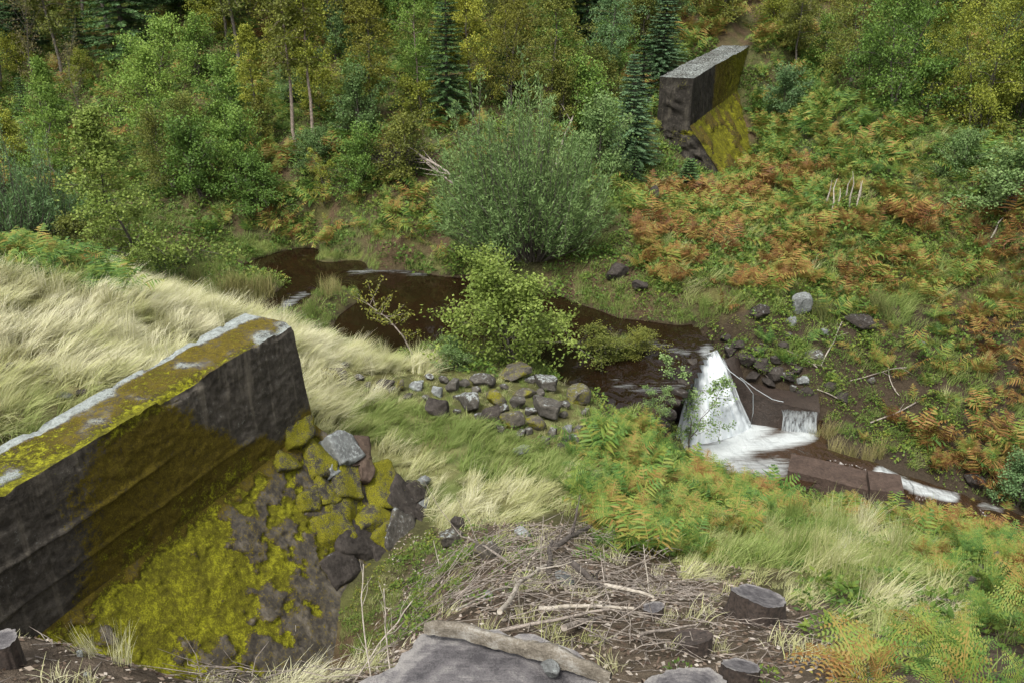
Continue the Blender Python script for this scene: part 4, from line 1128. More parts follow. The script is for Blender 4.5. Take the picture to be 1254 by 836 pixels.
def willow_bush(seed, h, w, nstem=170, lf=150, lsz=.12, lw=.013, lean=(-.1, 0)):
    """many upright shoots from one stool, narrow leaves along each of them"""
    r = np.random.default_rng(seed)
    mb = MB(); LV = []; LR = []
    for i in range(nstem):
        az = r.uniform(0, 6.283); q = math.sqrt(r.uniform(0, 1))
        top = np.array([math.cos(az) * q * w, math.sin(az) * q * w * .8, h * (1 - .62 * q ** 2.2) * r.uniform(.6, 1.12) * (1 + .12 * math.sin(az * 3 + 1))])
        top[:2] += np.array(lean) * top[2]
        base = np.array([math.cos(az) * q * w * .28, math.sin(az) * q * w * .25, 0])
        s = np.linspace(0, 1, 7)[:, None]
        P = base + (top - base) * s
        P[:, :2] += ((top - base)[:2] * (np.sin(s * math.pi) * .18)) + np.cumsum(r.normal(0, .015 * h, (7, 2)), 0) * (s > 0)
        mb.tube(P, np.linspace(.022, .004, 7), 4)
        c = r.uniform(0, 1)
        n = int(lf * r.uniform(.7, 1.3))
        f = 1 - r.uniform(0, 1, n) ** 1.3 * .78
        LP = np.stack([np.interp(f, s[:, 0], P[:, k]) for k in range(3)], -1) + r.normal(0, .05 + .07 * (1 - f)[:, None], (n, 3))
        D = unit(unit(top - base) * 1.0 + r.normal(0, .6, (n, 3)))
        LV.append(leaf_quads(r, LP, D, lsz * r.uniform(.7, 1.3, n), lw * r.uniform(.8, 1.3, n), .2))
        LR.append(.5 * c + .5 * r.uniform(0, 1, n))
    return mb.mesh('trunk'), leaf_mesh('crown', np.concatenate(LV), np.concatenate(LR))

_tm = {}
def plant(meshes, key, leaf, bark, base, scale=1.0, tint=.5, rz=0.0, label='', cat='tree', group=None, name='tree', sz=None, parts=('trunk', 'crown')):
    root = empty(name, base, rz); root.scale = (scale, scale, scale if sz is None else sz)
    tag(root, label, cat, group, 'thing')
    k = (key, leaf, bark)
    if k not in _tm:
        a, b = meshes[key]; a = a.copy(); b = b.copy()
        a.materials.append(MAT[bark]); b.materials.append(LM[leaf]); _tm[k] = (a, b)
    a, b = _tm[k]
    t = obj(parts[0], a, None, root); c = obj(parts[1], b, None, root)
    c['tint'] = float(tint); root['tint'] = float(tint)
    return root

TM = {
 'birch1': broadleaf(1, 7.0, 1.45, .3, 46, 7, 24, .085, .7, (20, 65), .15, .07, 'oval'),
 'birch2': broadleaf(2, 7.5, 1.2, .4, 44, 6, 24, .085, .8, (30, 70), .14, .075, 'oval', wob=.006),
 'birch3': broadleaf(3, 5.0, 1.35, .12, 46, 7, 24, .075, .55, (15, 60), .14, .045, 'cone'),
 'round1': broadleaf(4, 5.0, 1.9, .2, 54, 8, 26, .08, .35, (10, 70), .17, .06, 'dome', stems=2),
 'round2': broadleaf(5, 6.0, 2.3, .22, 60, 8, 26, .085, .45, (10, 70), .18, .07, 'dome', stems=3),
 'thin': broadleaf(6, 6.0, 1.3, .3, 40, 7, 6, .06, .1, (35, 75), .12, .05, 'fan'),
 'shrub1': broadleaf(7, 2.0, 1.1, .05, 40, 7, 20, .06, .2, (20, 75), .12, .025, 'dome', stems=4),
 'shrub2': broadleaf(8, 1.6, .9, .05, 34, 7, 20, .055, .3, (15, 70), .12, .02, 'oval', stems=3),
 'sallow': broadleaf(9, 2.3, 1.25, .04, 64, 9, 24, .07, .15, (25, 80), .11, .03, 'dome', stems=6, aspect=.34),
 'spruce1': spruce(1, 8.5, 1.7, 36, 8, dens=1.3), 'spruce2': spruce(2, 7.5, 1.5, 34, 8, dens=1.3, nlsz=.17), 'spruce3': spruce(3, 2.2, .75, 13, 7, nlsz=.11),
 'willow': willow_bush(1, 5.2, 2.5, 230, 190, .13, .014), 'osier': willow_bush(2, 3.6, 1.3, 70, 110, .1, .014, (0, 0)),
 'young': broadleaf(12, 3.0, .95, .15, 26, 6, 12, .06, .3, (25, 70), .09, .022, 'oval', stems=2),
}

# ---------------------------------------------------------------- trees and shrubs one can tell apart
def tree_px(key, leaf, bark, px, py, hpx, tint, label, group=None, hm=None, name='birch_tree', cat='tree', wide=None, ymin=2.0, rz=None, base=None):
    """a tree whose foot stands at px, py and whose top is hpx pixels above it"""
    g = at(px, py, ymin) if base is None else np.array([*base, float(ground(*base))])
    sc = ((g - C0) @ FW) / FPX
    H0 = {'birch1': 7, 'birch2': 7.5, 'birch3': 5, 'round1': 5, 'round2': 6, 'thin': 6, 'shrub1': 2, 'shrub2': 1.6, 'sallow': 2.3, 'spruce1': 8.5, 'spruce2': 7.5, 'spruce3': 2.2, 'willow': 5.2, 'osier': 3.6, 'young': 3.0}[key]
    z = hpx * sc * .97 / H0
    s = z if wide is None else z * wide
    return plant(TM, key, leaf, bark, g - [0, 0, .05], s, tint, float(RNG.uniform(0, 6.28)) if rz is None else rz, label, cat, group, name, sz=z)
T = tree_px
T('birch3', 'sallow', 'greybark', 150, 338, 208, .5, 'young birch with pale yellowing leaves standing beyond the fern edge of the meadow', wide=1.15)
T('osier', 'bluegreen', 'greybark', 20, 300, 150, .6, 'pale blue green willow beside the fern edge of the meadow', name='willow_tree')
T('osier', 'bluegreen', 'greybark', 62, 290, 120, .45, 'smaller blue green willow between the young birch and the pale willow', name='willow_tree')
T('osier', 'birch_green', 'greybark', -60, 300, 180, .5, 'green willow behind the meadow edge', name='willow_tree')
T('birch3', 'birch_green', 'greybark', 76, 220, 145, .7, 'slender bright green birch behind the blue green willows', wide=.9)
T('thin', 'brown', 'greybark', 112, 230, 160, .5, 'nearly bare grey tree with a crooked trunk behind the willows', name='bare_tree')
T('thin', 'brown', 'greybark', 55, 180, 165, .45, 'thin brown grey tree rising behind the slender green birch', name='bare_tree')
T('round1', 'birch_green', 'greybark', 190, 190, 145, .85, 'rounded bright green tree with a domed crown in front of the dark wood', name='sallow_tree')
T('round1', 'olive', 'greybark', 215, 235, 110, .3, 'dark green rounded tree below the bright domed crown', name='sallow_tree')
T('shrub1', 'birch_green', 'greybark', 250, 250, 95, .25, 'dark leafy shrub on the far bank under the domed tree', name='shrub', cat='shrub')
T('birch2', 'birch_yellow', 'greybark', 320, 180, 145, .5, 'golden birch with a narrow crown near the pair of pale trunks', wide=1.2)
T('birch2', 'olive', 'birchbark', 366, 190, 260, .45, 'tall birch with a grey trunk, one of two bare trunks side by side')
T('birch2', 'birch_yellow', 'birchbark', 383, 186, 260, .3, 'tall birch with a pinkish pale trunk, next to the grey trunk', wide=.9)
T('birch1', 'gold', 'greybark', 452, 165, 190, .5, 'dark golden tree with dense small leaves behind the far bank', name='alder_tree')
T('birch1', 'birch_green', 'birchbark', 517, 150, 190, .65, 'pale green birch with a clear trunk beside the dark spruce', wide=.75)
T('spruce1', 'spruce', 'greybark', 547, 150, 190, .5, 'tall dark spruce standing between pale birches', name='spruce_tree')
T('birch1', 'birch_yellow', 'greybark', 578, 145, 170, .75, 'bright yellow tree with a dark hollow crown above the willow bush', wide=.9)
T('round2', 'gold', 'greybark', 625, 135, 150, .25, 'brown gold tree behind the top of the willow bush', name='alder_tree', wide=.8)
T('birch1', 'olive', 'greybark', 672, 150, 180, .55, 'grey green birch with a soft wide crown behind the willow bush', wide=1.1)
T('birch1', 'bluegreen', 'greybark', 745, 120, 170, .45, 'fresh green birch standing next to the bluish spruces', wide=.9)
T('spruce2', 'bluespruce', 'greybark', 775, 205, 140, .7, 'bluish spruce close to the end of the far wall', name='spruce_tree', wide=1.4)
T('spruce2', 'bluespruce', 'greybark', 808, 100, 130, .6, 'bluish spruce behind the top of the far wall', name='spruce_tree', wide=1.3)
T('shrub1', 'willow', 'greybark', 735, 225, 95, .6, 'grey green shrub between the willow bush and the bluish spruce', name='shrub', cat='shrub')
T('shrub1', 'olive', 'greybark', 690, 160, 70, .5, 'olive shrub above the willow bush', name='shrub', cat='shrub')
T('willow', 'willow', 'greybark', 648, 312, 208, .6, 'great domed willow bush with upright narrow leaved shoots on the far bank', name='willow_bush', cat='bush', rz=.3, wide=1.12)
T('sallow', 'sallow', 'greybark', 632, 446, 120, .5, 'rounded yellow green sallow bush between the pool and the tumbled rocks', name='sallow_bush', cat='bush', rz=.8, wide=1.2)
T('spruce3', 'spruce', 'greybark', 842, 236, 46, .75, 'small bright spruce at the foot of the far wall', name='spruce_sapling', cat='sapling', wide=1.8)
T('spruce3', 'spruce', 'greybark', 776, 222, 48, .5, 'small dark spruce beneath the bluish spruce', name='spruce_sapling', cat='sapling', wide=1.1)
T('shrub1', 'birch_green', 'greybark', 318, 264, 66, .15, 'bushy dark green shrub over the far bank bracken', name='shrub', cat='shrub', wide=1.25)
T('shrub1', 'birch_green', 'greybark', 440, 236, 74, .3, 'dark green shrub near the fallen bare branches', name='shrub', cat='shrub')
T('young', 'birch_yellow', 'greybark', 398, 252, 66, .35, 'little yellow green birch sapling beside the dark green shrub of the far bank', name='birch_sapling', cat='sapling')
T('young', 'birch_green', 'greybark', 435, 160, 75, .6, 'green sapling in front of the dark golden tree', name='birch_sapling', cat='sapling')
T('birch1', 'olive', 'greybark', 975, 95, 150, .5, 'olive birch with a loose crown above the far end of the far wall', wide=1.0)
T('round2', 'olive', 'greybark', 1040, 110, 160, .6, 'wide olive green tree on the hillside above the bracken', name='sallow_tree', wide=.8)
T('round1', 'birch_green', 'greybark', 1095, 130, 170, .3, 'dark green tree between the olive tree and the big yellow green birch', name='sallow_tree', wide=.9)
T('round2', 'birch_yellow', 'greybark', 1186, 165, 178, .3, 'big yellow green birch with a broad crown on the bracken hillside', wide=.85)
T('birch1', 'birch_yellow', 'greybark', 1132, 140, 130, .25, 'smaller yellow green birch under the big broad birch')
T('birch1', 'birch_green', 'greybark', 1265, 175, 200, .3, 'green birch standing past the big broad birch')
T('shrub1', 'willow', 'greybark', 1235, 262, 88, .65, 'grey green shrub high on the bracken slope', name='shrub', cat='shrub', wide=1.3)
T('shrub2', 'willow', 'greybark', 1165, 220, 60, .5, 'small leafy shrub below the big broad birch', name='shrub', cat='shrub')
T('shrub1', 'bluegreen', 'greybark', 965, 150, 60, .4, 'blue green shrub behind the far wall on the slope', name='shrub', cat='shrub', wide=1.2)
T('young', 'willow', 'greybark', 848, 556, 126, .85, 'airy light green willow sapling in front of the waterfall', name='willow_sapling', cat='sapling', wide=1.15)
T('young', 'willow', 'greybark', 806, 522, 62, .7, 'small willow sprig on the stream edge beside the airy sapling', name='willow_sapling', cat='sapling', wide=1.2)
T('shrub2', 'olive', 'greybark', 742, 440, 42, .35, 'low brownish shrub on the islet in the stream', name='shrub', cat='shrub', wide=1.7)
T('shrub2', 'olive', 'greybark', 775, 436, 34, .6, 'low reddish olive shrub at the tip of the islet', name='shrub', cat='shrub', wide=1.6)
T('shrub2', 'willow', 'greybark', 560, 452, 40, .6, 'low green shrub at the foot of the sallow bush', name='shrub', cat='shrub', wide=1.2)
T('shrub1', 'bluegreen', 'greybark', 1246, 620, 80, .6, 'pale grey green shrub overhanging the lower stream', name='shrub', cat='shrub')
T('young', 'sallow', 'greybark', 200, 345, 80, .35, 'thin leaning sapling beside the young pale birch', name='birch_sapling', cat='sapling')
T('shrub1', 'sallow', 'greybark', 170, 352, 46, .3, 'low yellow green bush under the young pale birch', name='shrub', cat='shrub', wide=1.2)
T('shrub2', 'olive', 'greybark', 110, 320, 60, .3, 'dark low bush between the willows and the young birch', name='shrub', cat='shrub', wide=1.3)

# the wood behind: rows of trees further up the hill
wood = []
WL = {'spruce1': ('spruce', 'dark spruce of the wood on the upper hillside', 'spruce_tree'), 'spruce2': ('spruce', 'narrow dark spruce of the wood on the upper hillside', 'spruce_tree'),
      'birch1': ('olive', 'olive birch of the wood on the upper hillside', 'birch_tree'), 'round2': ('gold', 'brown gold broadleaf tree of the wood on the upper hillside', 'alder_tree'), 'birch2': ('brown', 'sparse brown tree of the wood on the upper hillside', 'birch_tree')}
r = np.random.default_rng(77)
spots = []
for _ in range(4000):
    x = r.uniform(-38, 44); y = r.uniform(37, 66)
    if abs(x) > 8 + y * .62: continue
    if x * .91 - y * .4147 > -12.0 and y < 50 and x < 26 and x > 2: continue      # keep the wall and the slope beside it open
    if all((x - a) ** 2 + (y - b) ** 2 > (2.6 if y < 48 else 3.6) ** 2 for a, b in spots):
        spots.append((x, y))
    if len(spots) >= 120: break
for x, y in spots:
    left = x < 4
    kind = r.choice(['spruce1', 'spruce2', 'birch1', 'round2', 'birch2'], p=[.27, .2, .3, .13, .1] if left else [.16, .1, .5, .18, .06])
    lf, lb, nm = WL[kind]
    g = np.array([x, y, float(ground(x, y)) - .1])
    plant(TM, kind, lf, 'greybark', g, float(r.uniform(.8, 1.25)), float(r.uniform(.15, .7)), float(r.uniform(0, 6.28)), lb, 'tree', 'trees of the wood: ' + lb.split(' of')[0], nm)
# undergrowth shrubs between the front trees
SL = {'shrub1': 'leafy understorey shrub at the foot of the hillside trees', 'shrub2': 'small understorey shrub at the foot of the hillside trees', 'spruce3': 'small spruce sapling under the hillside trees'}
us = []
for _ in range(3000):
    x = r.uniform(-26, 24); y = r.uniform(27, 46)
    q = np.array([x, y, float(ground(x, y))]); ax, ay = proj(q)
    if not (-80 < ax < 1330 and ay < 235): continue
    if inpoly(ax, ay, P_SLOPE) or inpoly(ax, ay, [(560, 120), (760, 200), (760, 320), (560, 320)]) or inpoly(ax, ay, [(790, 40), (940, 40), (940, 240), (790, 240)]): continue
    if all((x - a) ** 2 + (y - b) ** 2 > 1.9 ** 2 for a, b in us):
        us.append((x, y))
for x, y in us[:95]:
    kind = r.choice(['shrub1', 'shrub2', 'spruce3'], p=[.5, .42, .08])
    lf = 'spruce' if kind == 'spruce3' else r.choice(['birch_green', 'olive', 'willow', 'birch_yellow'], p=[.35, .3, .2, .15])
    cw_ = {'spruce': 'dark', 'birch_green': 'fresh green', 'olive': 'olive', 'willow': 'grey green', 'birch_yellow': 'yellowing'}[str(lf)]
    plant(TM, kind, lf, 'greybark', np.array([x, y, float(ground(x, y)) - .05]), float(r.uniform(.7, 1.3)), float(r.uniform(.1, .65)), float(r.uniform(0, 6.28)), cw_ + ' ' + SL[kind], 'sapling' if kind == 'spruce3' else 'shrub', cw_ + ' ' + SL[kind][:24], 'spruce_sapling' if kind == 'spruce3' else 'shrub')

# ---------------------------------------------------------------- small plants: patterns
def frond(r, L, pairs=9, pin=7, droop=.9, stem=.35):
    """one bracken frond along +x: bare stalk, then paired pinnae set with pinnules"""
    s = np.linspace(0, 1, 24)
    el = math.radians(78) - droop * s ** 1.3 * math.radians(85)
    dx = np.cos(el) * L / 24; dz = np.sin(el) * L / 24
    X = np.concatenate([[0], np.cumsum(dx)[:-1]]); Z = np.concatenate([[0], np.cumsum(dz)[:-1]])
    P = np.stack([X, 0 * X, Z], -1)
    V = []; R_ = []
    w = .006 * (L / .8)
    for i in range(0, 21, 3):          # stalk as narrow strips
        a, b = P[i], P[min(i + 3, 23)]
        V.append(np.stack([a + [0, w, 0], a - [0, w, 0], b - [0, w * .8, 0], b + [0, w * .8, 0]])); R_.append([.75])
    for i in range(pairs):
        t = stem + (1 - stem) * (i + .3) / pairs
        k = np.interp(t, s, np.arange(24)); b = np.array([np.interp(t, s, P[:, q]) for q in range(3)])
        e = np.interp(t, s, el); fw = np.array([math.cos(e), 0, math.sin(e)])
        q = (t - stem) / (1 - stem)
        pl = L * .33 * (1 - q) ** .75 * r.uniform(.8, 1.1) + .02
        for sg in (-1, 1):
            ax = unit(np.array([0, sg, 0]) + fw * .45 + np.array([0, 0, -.18]) + r.normal(0, .1, 3))
            up = unit(np.cross(fw, np.array([0, 1., 0])) * -1 + r.normal(0, .12, 3))
            n = max(3, int(pin * (pl / (L * .4)) + 2))
            c = r.uniform(-.3, .3)
            f = (np.arange(n) + .4) / n
            base = b + ax * (pl * f)[:, None] + np.array([0, 0, -1.]) * (pl * .18 * f ** 2)[:, None]
            bl = pl * .2 * (1 - f) ** .7 + .010
            bw = pl / n * .34
            lat = unit(np.cross(ax, up))
            for s2 in (-1, 1):
                D = unit(lat * s2 + ax * .55)
                tip = base + D * bl[:, None]
                side = ax * bw
                q4 = np.stack([base - side * .5, base + side * .9, tip + side * .25, base + D * (bl * .5)[:, None] - side * .8], 1)
                V.append(q4.reshape(-1, 3)); R_.append(np.clip(.5 + c + r.uniform(-.3, .3, n), 0, 1))
    return np.concatenate(V), np.concatenate(R_)
def rotz(V, a):
    c, s = math.cos(a), math.sin(a)
    return V @ np.array([[c, s, 0], [-s, c, 0], [0, 0, 1]])
def frond_bold(r, L, pairs=9, droop=.9, stem=.3):
    """frond for plants further off: each pinna one toothed blade, clear gaps between them"""
    s = np.linspace(0, 1, 24)
    el = math.radians(74) - droop * s ** 1.2 * math.radians(88)
    X = np.cumsum(np.cos(el)) * L / 24; Z = np.cumsum(np.sin(el)) * L / 24
    P = np.stack([X, 0 * X, Z], -1); V = []; R_ = []; w = .007
    for i in range(0, 21, 3):
        a, b = P[i], P[min(i + 3, 23)]
        V.append(np.stack([a + [0, w, 0], a - [0, w, 0], b - [0, w * .8, 0], b + [0, w * .8, 0]])); R_.append([.8])
    for i in range(pairs):
        t = stem + (1 - stem) * (i + .3) / pairs
        b = np.array([np.interp(t, s, P[:, q]) for q in range(3)]); e = np.interp(t, s, el)
        fw = np.array([math.cos(e), 0, math.sin(e)]); q = (t - stem) / (1 - stem)
        pl = L * .4 * (1 - q) ** .8 * r.uniform(.75, 1.15) + .02; bw = L * (1 - stem) / pairs * .30
        for sg in (-1, 1):
            ax = unit(np.array([0, sg, 0]) + fw * .5 + np.array([0, 0, -.2]) + r.normal(0, .16, 3))
            side = unit(np.cross(ax, np.cross(fw, ax)) + r.normal(0, .25, 3)) * bw
            dr = np.array([0, 0, -1.]) * pl * .2
            V.append(np.stack([b - side * .6, b + side * .6, b + ax * pl * .5 + side * 1.0 + dr * .25, b + ax * pl * .5 - side * 1.0 + dr * .25]))
            V.append(np.stack([b + ax * pl * .5 - side * .9 + dr * .25, b + ax * pl * .5 + side * .9 + dr * .25, b + ax * pl + side * .15 + dr, b + ax * pl - side * .15 + dr]))
            c = np.clip(.5 + r.uniform(-.5, .5), 0, 1); R_.append([c, np.clip(c + .12, 0, 1)])
    return np.concatenate(V), np.concatenate(R_)
def bracken_bold(seed, n, L, droop):
    r = np.random.default_rng(seed); VV = []; RR = []
    for i in range(n):
        V, q = frond_bold(r, L * r.uniform(.5, 1.2), int(r.integers(8, 13)), droop * r.uniform(.6, 1.2))
        VV.append(rotz(V, 6.283 * i / n + r.uniform(-.5, .5)) + np.array([r.normal(0, .08), r.normal(0, .08), 0])); RR.append(np.clip(q + r.uniform(-.25, .25), 0, 1))
    return leaf_mesh('fronds', np.concatenate(VV), np.concatenate(RR))
def bracken_mesh(seed, n=6, L=.85, droop=.95, pairs=11, pin=8):
    r = np.random.default_rng(seed); VV = []; RR = []
    for i in range(n):
        V, q = frond(r, L * r.uniform(.65, 1.15), pairs, pin, droop * r.uniform(.6, 1.2))
        V = rotz(V, 6.283 * i / n + r.uniform(-.5, .5)) + np.array([r.normal(0, .06), r.normal(0, .06), 0])
        VV.append(V); RR.append(np.clip(q + r.uniform(-.35, .35), 0, 1))
    return leaf_mesh('fronds', np.concatenate(VV), np.concatenate(RR))
def tuft_mesh(seed, n, L, wind, spread, width, rad, seg=4, curl=.8, key='blades'):
    r = np.random.default_rng(seed)
    a = r.uniform(0, 6.283, n); q = np.sqrt(r.uniform(0, 1, n)) * rad
    B = np.stack([np.cos(a) * q, np.sin(a) * q, -.02 * np.ones(n)], -1)
    ln = L * r.uniform(.55, 1.15, n)
    w = np.array([*wind, 0]) + np.stack([r.normal(0, spread, n), r.normal(0, spread, n), 0 * a], -1)
    t = np.linspace(0, 1, seg + 1)
    h = (t[None] - .33 * curl * t[None] ** 2)
    P = B[:, None] + (ln[:, None] * h)[..., None] * np.array([0, 0, 1.]) * (1 - .35 * np.linalg.norm(w, axis=1))[:, None, None] + (ln[:, None] * (.25 * t + .75 * t ** 1.8)[None])[..., None] * w[:, None]
    sd = unit(np.cross(w + r.normal(0, .5, (n, 3)), [0, 0, 1.]))
    ww = width * r.uniform(.6, 1.3, n)[:, None] * (1 - t[None] ** 1.5 * .85)
    A = P + sd[:, None] * ww[..., None]; Bq = P - sd[:, None] * ww[..., None]
    V = np.stack([A, Bq], 2).reshape(-1, 3)
    k = np.arange(n)[:, None] * (seg + 1) * 2 + np.arange(seg)[None] * 2
    F = np.stack([k, k + 1, k + 3, k + 2], -1).reshape(-1, 4)
    rnd = np.clip(np.repeat(r.uniform(0, 1, n), (seg + 1) * 2) * .8 + np.tile(np.repeat(t, 2), n) * .2, 0, 1)
    return mesh_np(key, V, [F], {'rnd': ('POINT', rnd)}, False)
def herb_mesh(seed, n=70, R=.28, H=.22, lsz=.06):
    r = np.random.default_rng(seed)
    a = r.uniform(0, 6.283, n); q = np.sqrt(r.uniform(0, 1, n))
    P = np.stack([np.cos(a) * q * R, np.sin(a) * q * R, H * (1 - q ** 2) * r.uniform(.2, 1, n)], -1)
    D = unit(np.stack([np.cos(a), np.sin(a), r.uniform(-.2, .7, n)], -1) + r.normal(0, .5, (n, 3)))
    return leaf_mesh('leaves', leaf_quads(r, P, D, lsz * r.uniform(.6, 1.4, n), lsz * .3, .8), r.uniform(0, 1, n))

def protos(prefix, meshes, mat):
    c = bpy.data.collections.new(prefix)
    out = []
    for i, me in enumerate(meshes):
        me.materials.append(mat)
        o = bpy.data.objects.new('%s_%02d' % (prefix, i), me); c.objects.link(o); out.append(o)
    return c
def scatter_tree(coll):
    ng = bpy.data.node_groups.new('scatter_' + coll.name, 'GeometryNodeTree')
    ng.interface.new_socket('Geometry', in_out='INPUT', socket_type='NodeSocketGeometry')
    ng.interface.new_socket('Geometry', in_out='OUTPUT', socket_type='NodeSocketGeometry')
    i = ng.nodes.new('NodeGroupInput'); o = ng.nodes.new('NodeGroupOutput')
    ci = ng.nodes.new('GeometryNodeCollectionInfo'); ci.inputs['Collection'].default_value = coll
    ci.inputs['Separate Children'].default_value = True; ci.inputs['Reset Children'].default_value = True
    def na(n, t):
        q = ng.nodes.new('GeometryNodeInputNamedAttribute'); q.data_type = t; q.inputs['Name'].default_value = n
        return q.outputs['Attribute']
    e = ng.nodes.new('FunctionNodeEulerToRotation'); ng.links.new(na('rot', 'FLOAT_VECTOR'), e.inputs[0])
    iop = ng.nodes.new('GeometryNodeInstanceOnPoints')
    ng.links.new(i.outputs[0], iop.inputs['Points']); ng.links.new(ci.outputs[0], iop.inputs['Instance'])
    iop.inputs['Pick Instance'].default_value = True
    ng.links.new(na('pick', 'INT'), iop.inputs['Instance Index']); ng.links.new(e.outputs[0], iop.inputs['Rotation']); ng.links.new(na('scl', 'FLOAT_VECTOR'), iop.inputs['Scale'])
    ng.links.new(iop.outputs[0], o.inputs[0])
    return ng
def scatter(name, coll, P, rot, scl, pick, tint, label, cat):
    me = bpy.data.meshes.new(name); me.from_pydata([tuple(p) for p in P], [], [])
    def A(n, t, arr, f):
        me.attributes.new(n, t, 'POINT').data.foreach_set(f, np.asarray(arr, np.int32 if t == 'INT' else np.float32).ravel())
    A('rot', 'FLOAT_VECTOR', rot, 'vector'); A('scl', 'FLOAT_VECTOR', scl, 'vector'); A('pick', 'INT', pick, 'value'); A('tint', 'FLOAT', tint, 'value')
    o = obj(name, me); md = o.modifiers.new('scatter', 'NODES'); md.node_group = scatter_tree(coll)
    return tag(o, label, cat, None, 'stuff')

WEIRBOX = [(868,420),(900,440),(1010,497),(1012,530),(1095,566),(1180,596),(1185,628),(1110,624),(1064,622),(960,596),(850,578),(812,506)]
ROCKLINE = [(405,452),(480,460),(560,458),(720,466),(722,548),(690,556),(655,530),(560,515),(480,486),(405,474)]
def sample(r, dens, xr, yr, cond):
    n = int(dens * (xr[1] - xr[0]) * (yr[1] - yr[0]))
    x = r.uniform(*xr, n); y = r.uniform(*yr, n); z = ground(x, y)
    P = np.stack([x, y, z], -1); px, py = proj(P); u = P @ WD; nn = P @ WN
    ok = cond(x, y, z, px, py, u, nn)
    ok &= ~((nn > -8.45) & (nn < -7.4 + .8 * np.clip(2.25 - z, 0, 2.5)) & (u < 9.6))            # near wall
    ok &= ~((nn > -9.2) & (nn < -7.75 + .8 * np.clip(2.25 - z, 0, 2.6)) & (u > 33) & (u < 48.5))  # far wall
    ok &= ~((y > 13.5) & (y < 20) & inpoly(px, py, WEIRBOX))
    ok &= ~((y > 13.5) & (z < .03) & inpoly(px, py, P_POOL))
    ok &= ~inpoly(px, py, ROCKLINE) | (y > 18.5)
    ok &= ~((z < -1.72) & (y > 14) & (px > 840) & (px < 1010))
    return P[ok], px[ok], py[ok]
r = np.random.default_rng(5)
IN = lambda poly: (lambda x, y, z, px, py, u, n: inpoly(px, py, poly))

# ---------------------------------------------------------------- grass
WIND = (.62, .12)
TUFT = protos('tuft', [tuft_mesh(k, 46, .46, WIND, .17, .0042, .11) for k in range(4)] + [tuft_mesh(10 + k, 44, .26, (.25, .05), .3, .0045, .12) for k in range(3)] + [tuft_mesh(20 + k, 60, .7, (.1, 0), .16, .004, .12, curl=.3) for k in range(2)], LM['grass'])
GP, GT, GS, GK = [], [], [], []
def add_grass(dens, xr, yr, cond, tint, kinds, sc=(.8, 1.25), tn=.35, seed=0):
    P, px, py = sample(r, dens, xr, yr, cond)
    tus = fbm(P * [1, 1, 0], 2.6, 3, 70 + seed)
    keep = r.uniform(size=len(P)) < .45 + .9 * smooth(.35, .6, tus)
    P, px, py, tus = P[keep], px[keep], py[keep], tus[keep]
    nz = fbm(P * [1, 1, 0], 1.1, 3, 50 + seed)
    GP.append(P); GT.append(np.clip((tint(P, px, py) if callable(tint) else tint) + (nz - .5) * 2 * tn + r.normal(0, .06, len(P)), 0, 1))
    GS.append(r.uniform(*sc, len(P)) * (.7 + .6 * smooth(.35, .65, tus))); GK.append(r.choice(kinds, len(P)))
meadow = lambda x, y, z, px, py, u, n: (n < -8.4) & (y < 19.5) & (u < 15) & (z > .15) & ~inpoly(px, py, P_FERNLEFT)
def meadow_tint(P, px, py):      # straw on top, greener low in the foreground
    return .78 - .34 * smooth(430, 540, py) * smooth(330, 150, px) + .05
add_grass(46, (-17, 1), (5, 19.5), meadow, meadow_tint, [0, 1, 2, 3], (.75, 1.2), .28)
add_grass(1.6, (-17, 1), (5, 19.5), meadow, .9, [7, 8], (.6, .95), .15, 2)
berm = lambda x, y, z, px, py, u, n: inpoly(px, py, P_BERM) & (y < 19) & (z > .12)
add_grass(38, (-5, 4), (9.5, 19), berm, lambda P, px, py: np.where(inpoly(px, py, P_GREENB), .3, .68), [0, 1, 2, 3, 4], (.6, 1.0), .3, 3)
add_grass(34, (-5, 4), (9.5, 19), lambda x, y, z, px, py, u, n: inpoly(px, py, P_GREENB) & (y < 19) & (z > .12), .2, [4, 5, 6], (.7, 1.1), .2, 4)
add_grass(26, (0, 12), (5, 15), lambda x, y, z, px, py, u, n: inpoly(px, py, P_LOWGRASS) & (y < 15), lambda P, px, py: .5 - .15 * (fbm(P * [1, 1, 0], .9, 2, 4) > .52), [0, 1, 2, 3, 5, 7], (.6, 1.05), .4, 5)
add_grass(28, (-13, 6), (15, 27), lambda x, y, z, px, py, u, n: (z > .0) & (z < .22) & (inpoly(px, py, P_POOL) | inpoly(px, py, [(200,290),(600,285),(880,380),(880,440),(700,480),(400,440),(180,400)])), .3, [4, 5, 6, 7], (.45, .85), .35, 20)
# shore, banks and hillside: short green tufts
add_grass(9, (-16, 16), (13, 30), lambda x, y, z, px, py, u, n: (n > -26) & ~meadow(x, y, z, px, py, u, n) & ~berm(x, y, z, px, py, u, n) & (py > 230), .22, [4, 5, 6], (.8, 1.3), .3, 6)
add_grass(26, (0, 9), (18, 26), IN([(660,325),(780,340),(880,375),(880,410),(800,398),(680,380)]), .2, [4, 5, 6], (.6, 1.0), .3, 16)
add_grass(22, (-12, 0), (20, 24), lambda x, y, z, px, py, u, n: inpoly(px, py, [(375,350),(445,350),(450,375),(375,380)]), .1, [4, 5, 6], (.5, .8), .15, 17)
add_grass(30, (-12, 2), (20, 28), IN(P_LAWN), .12, [4, 5, 6], (.5, .8), .12, 7)
add_grass(14, (-6, 8), (6, 15), lambda x, y, z, px, py, u, n: inpoly(px, py, [(690,520),(860,570),(960,610),(960,700),(860,700),(690,640)]) & (y < 15), .35, [4, 5, 6], (.8, 1.2), .3, 8)
add_grass(6, (-26, 24), (24, 46), lambda x, y, z, px, py, u, n: (py < 330), .12, [4, 5, 6], (.8, 1.3), .2, 9)
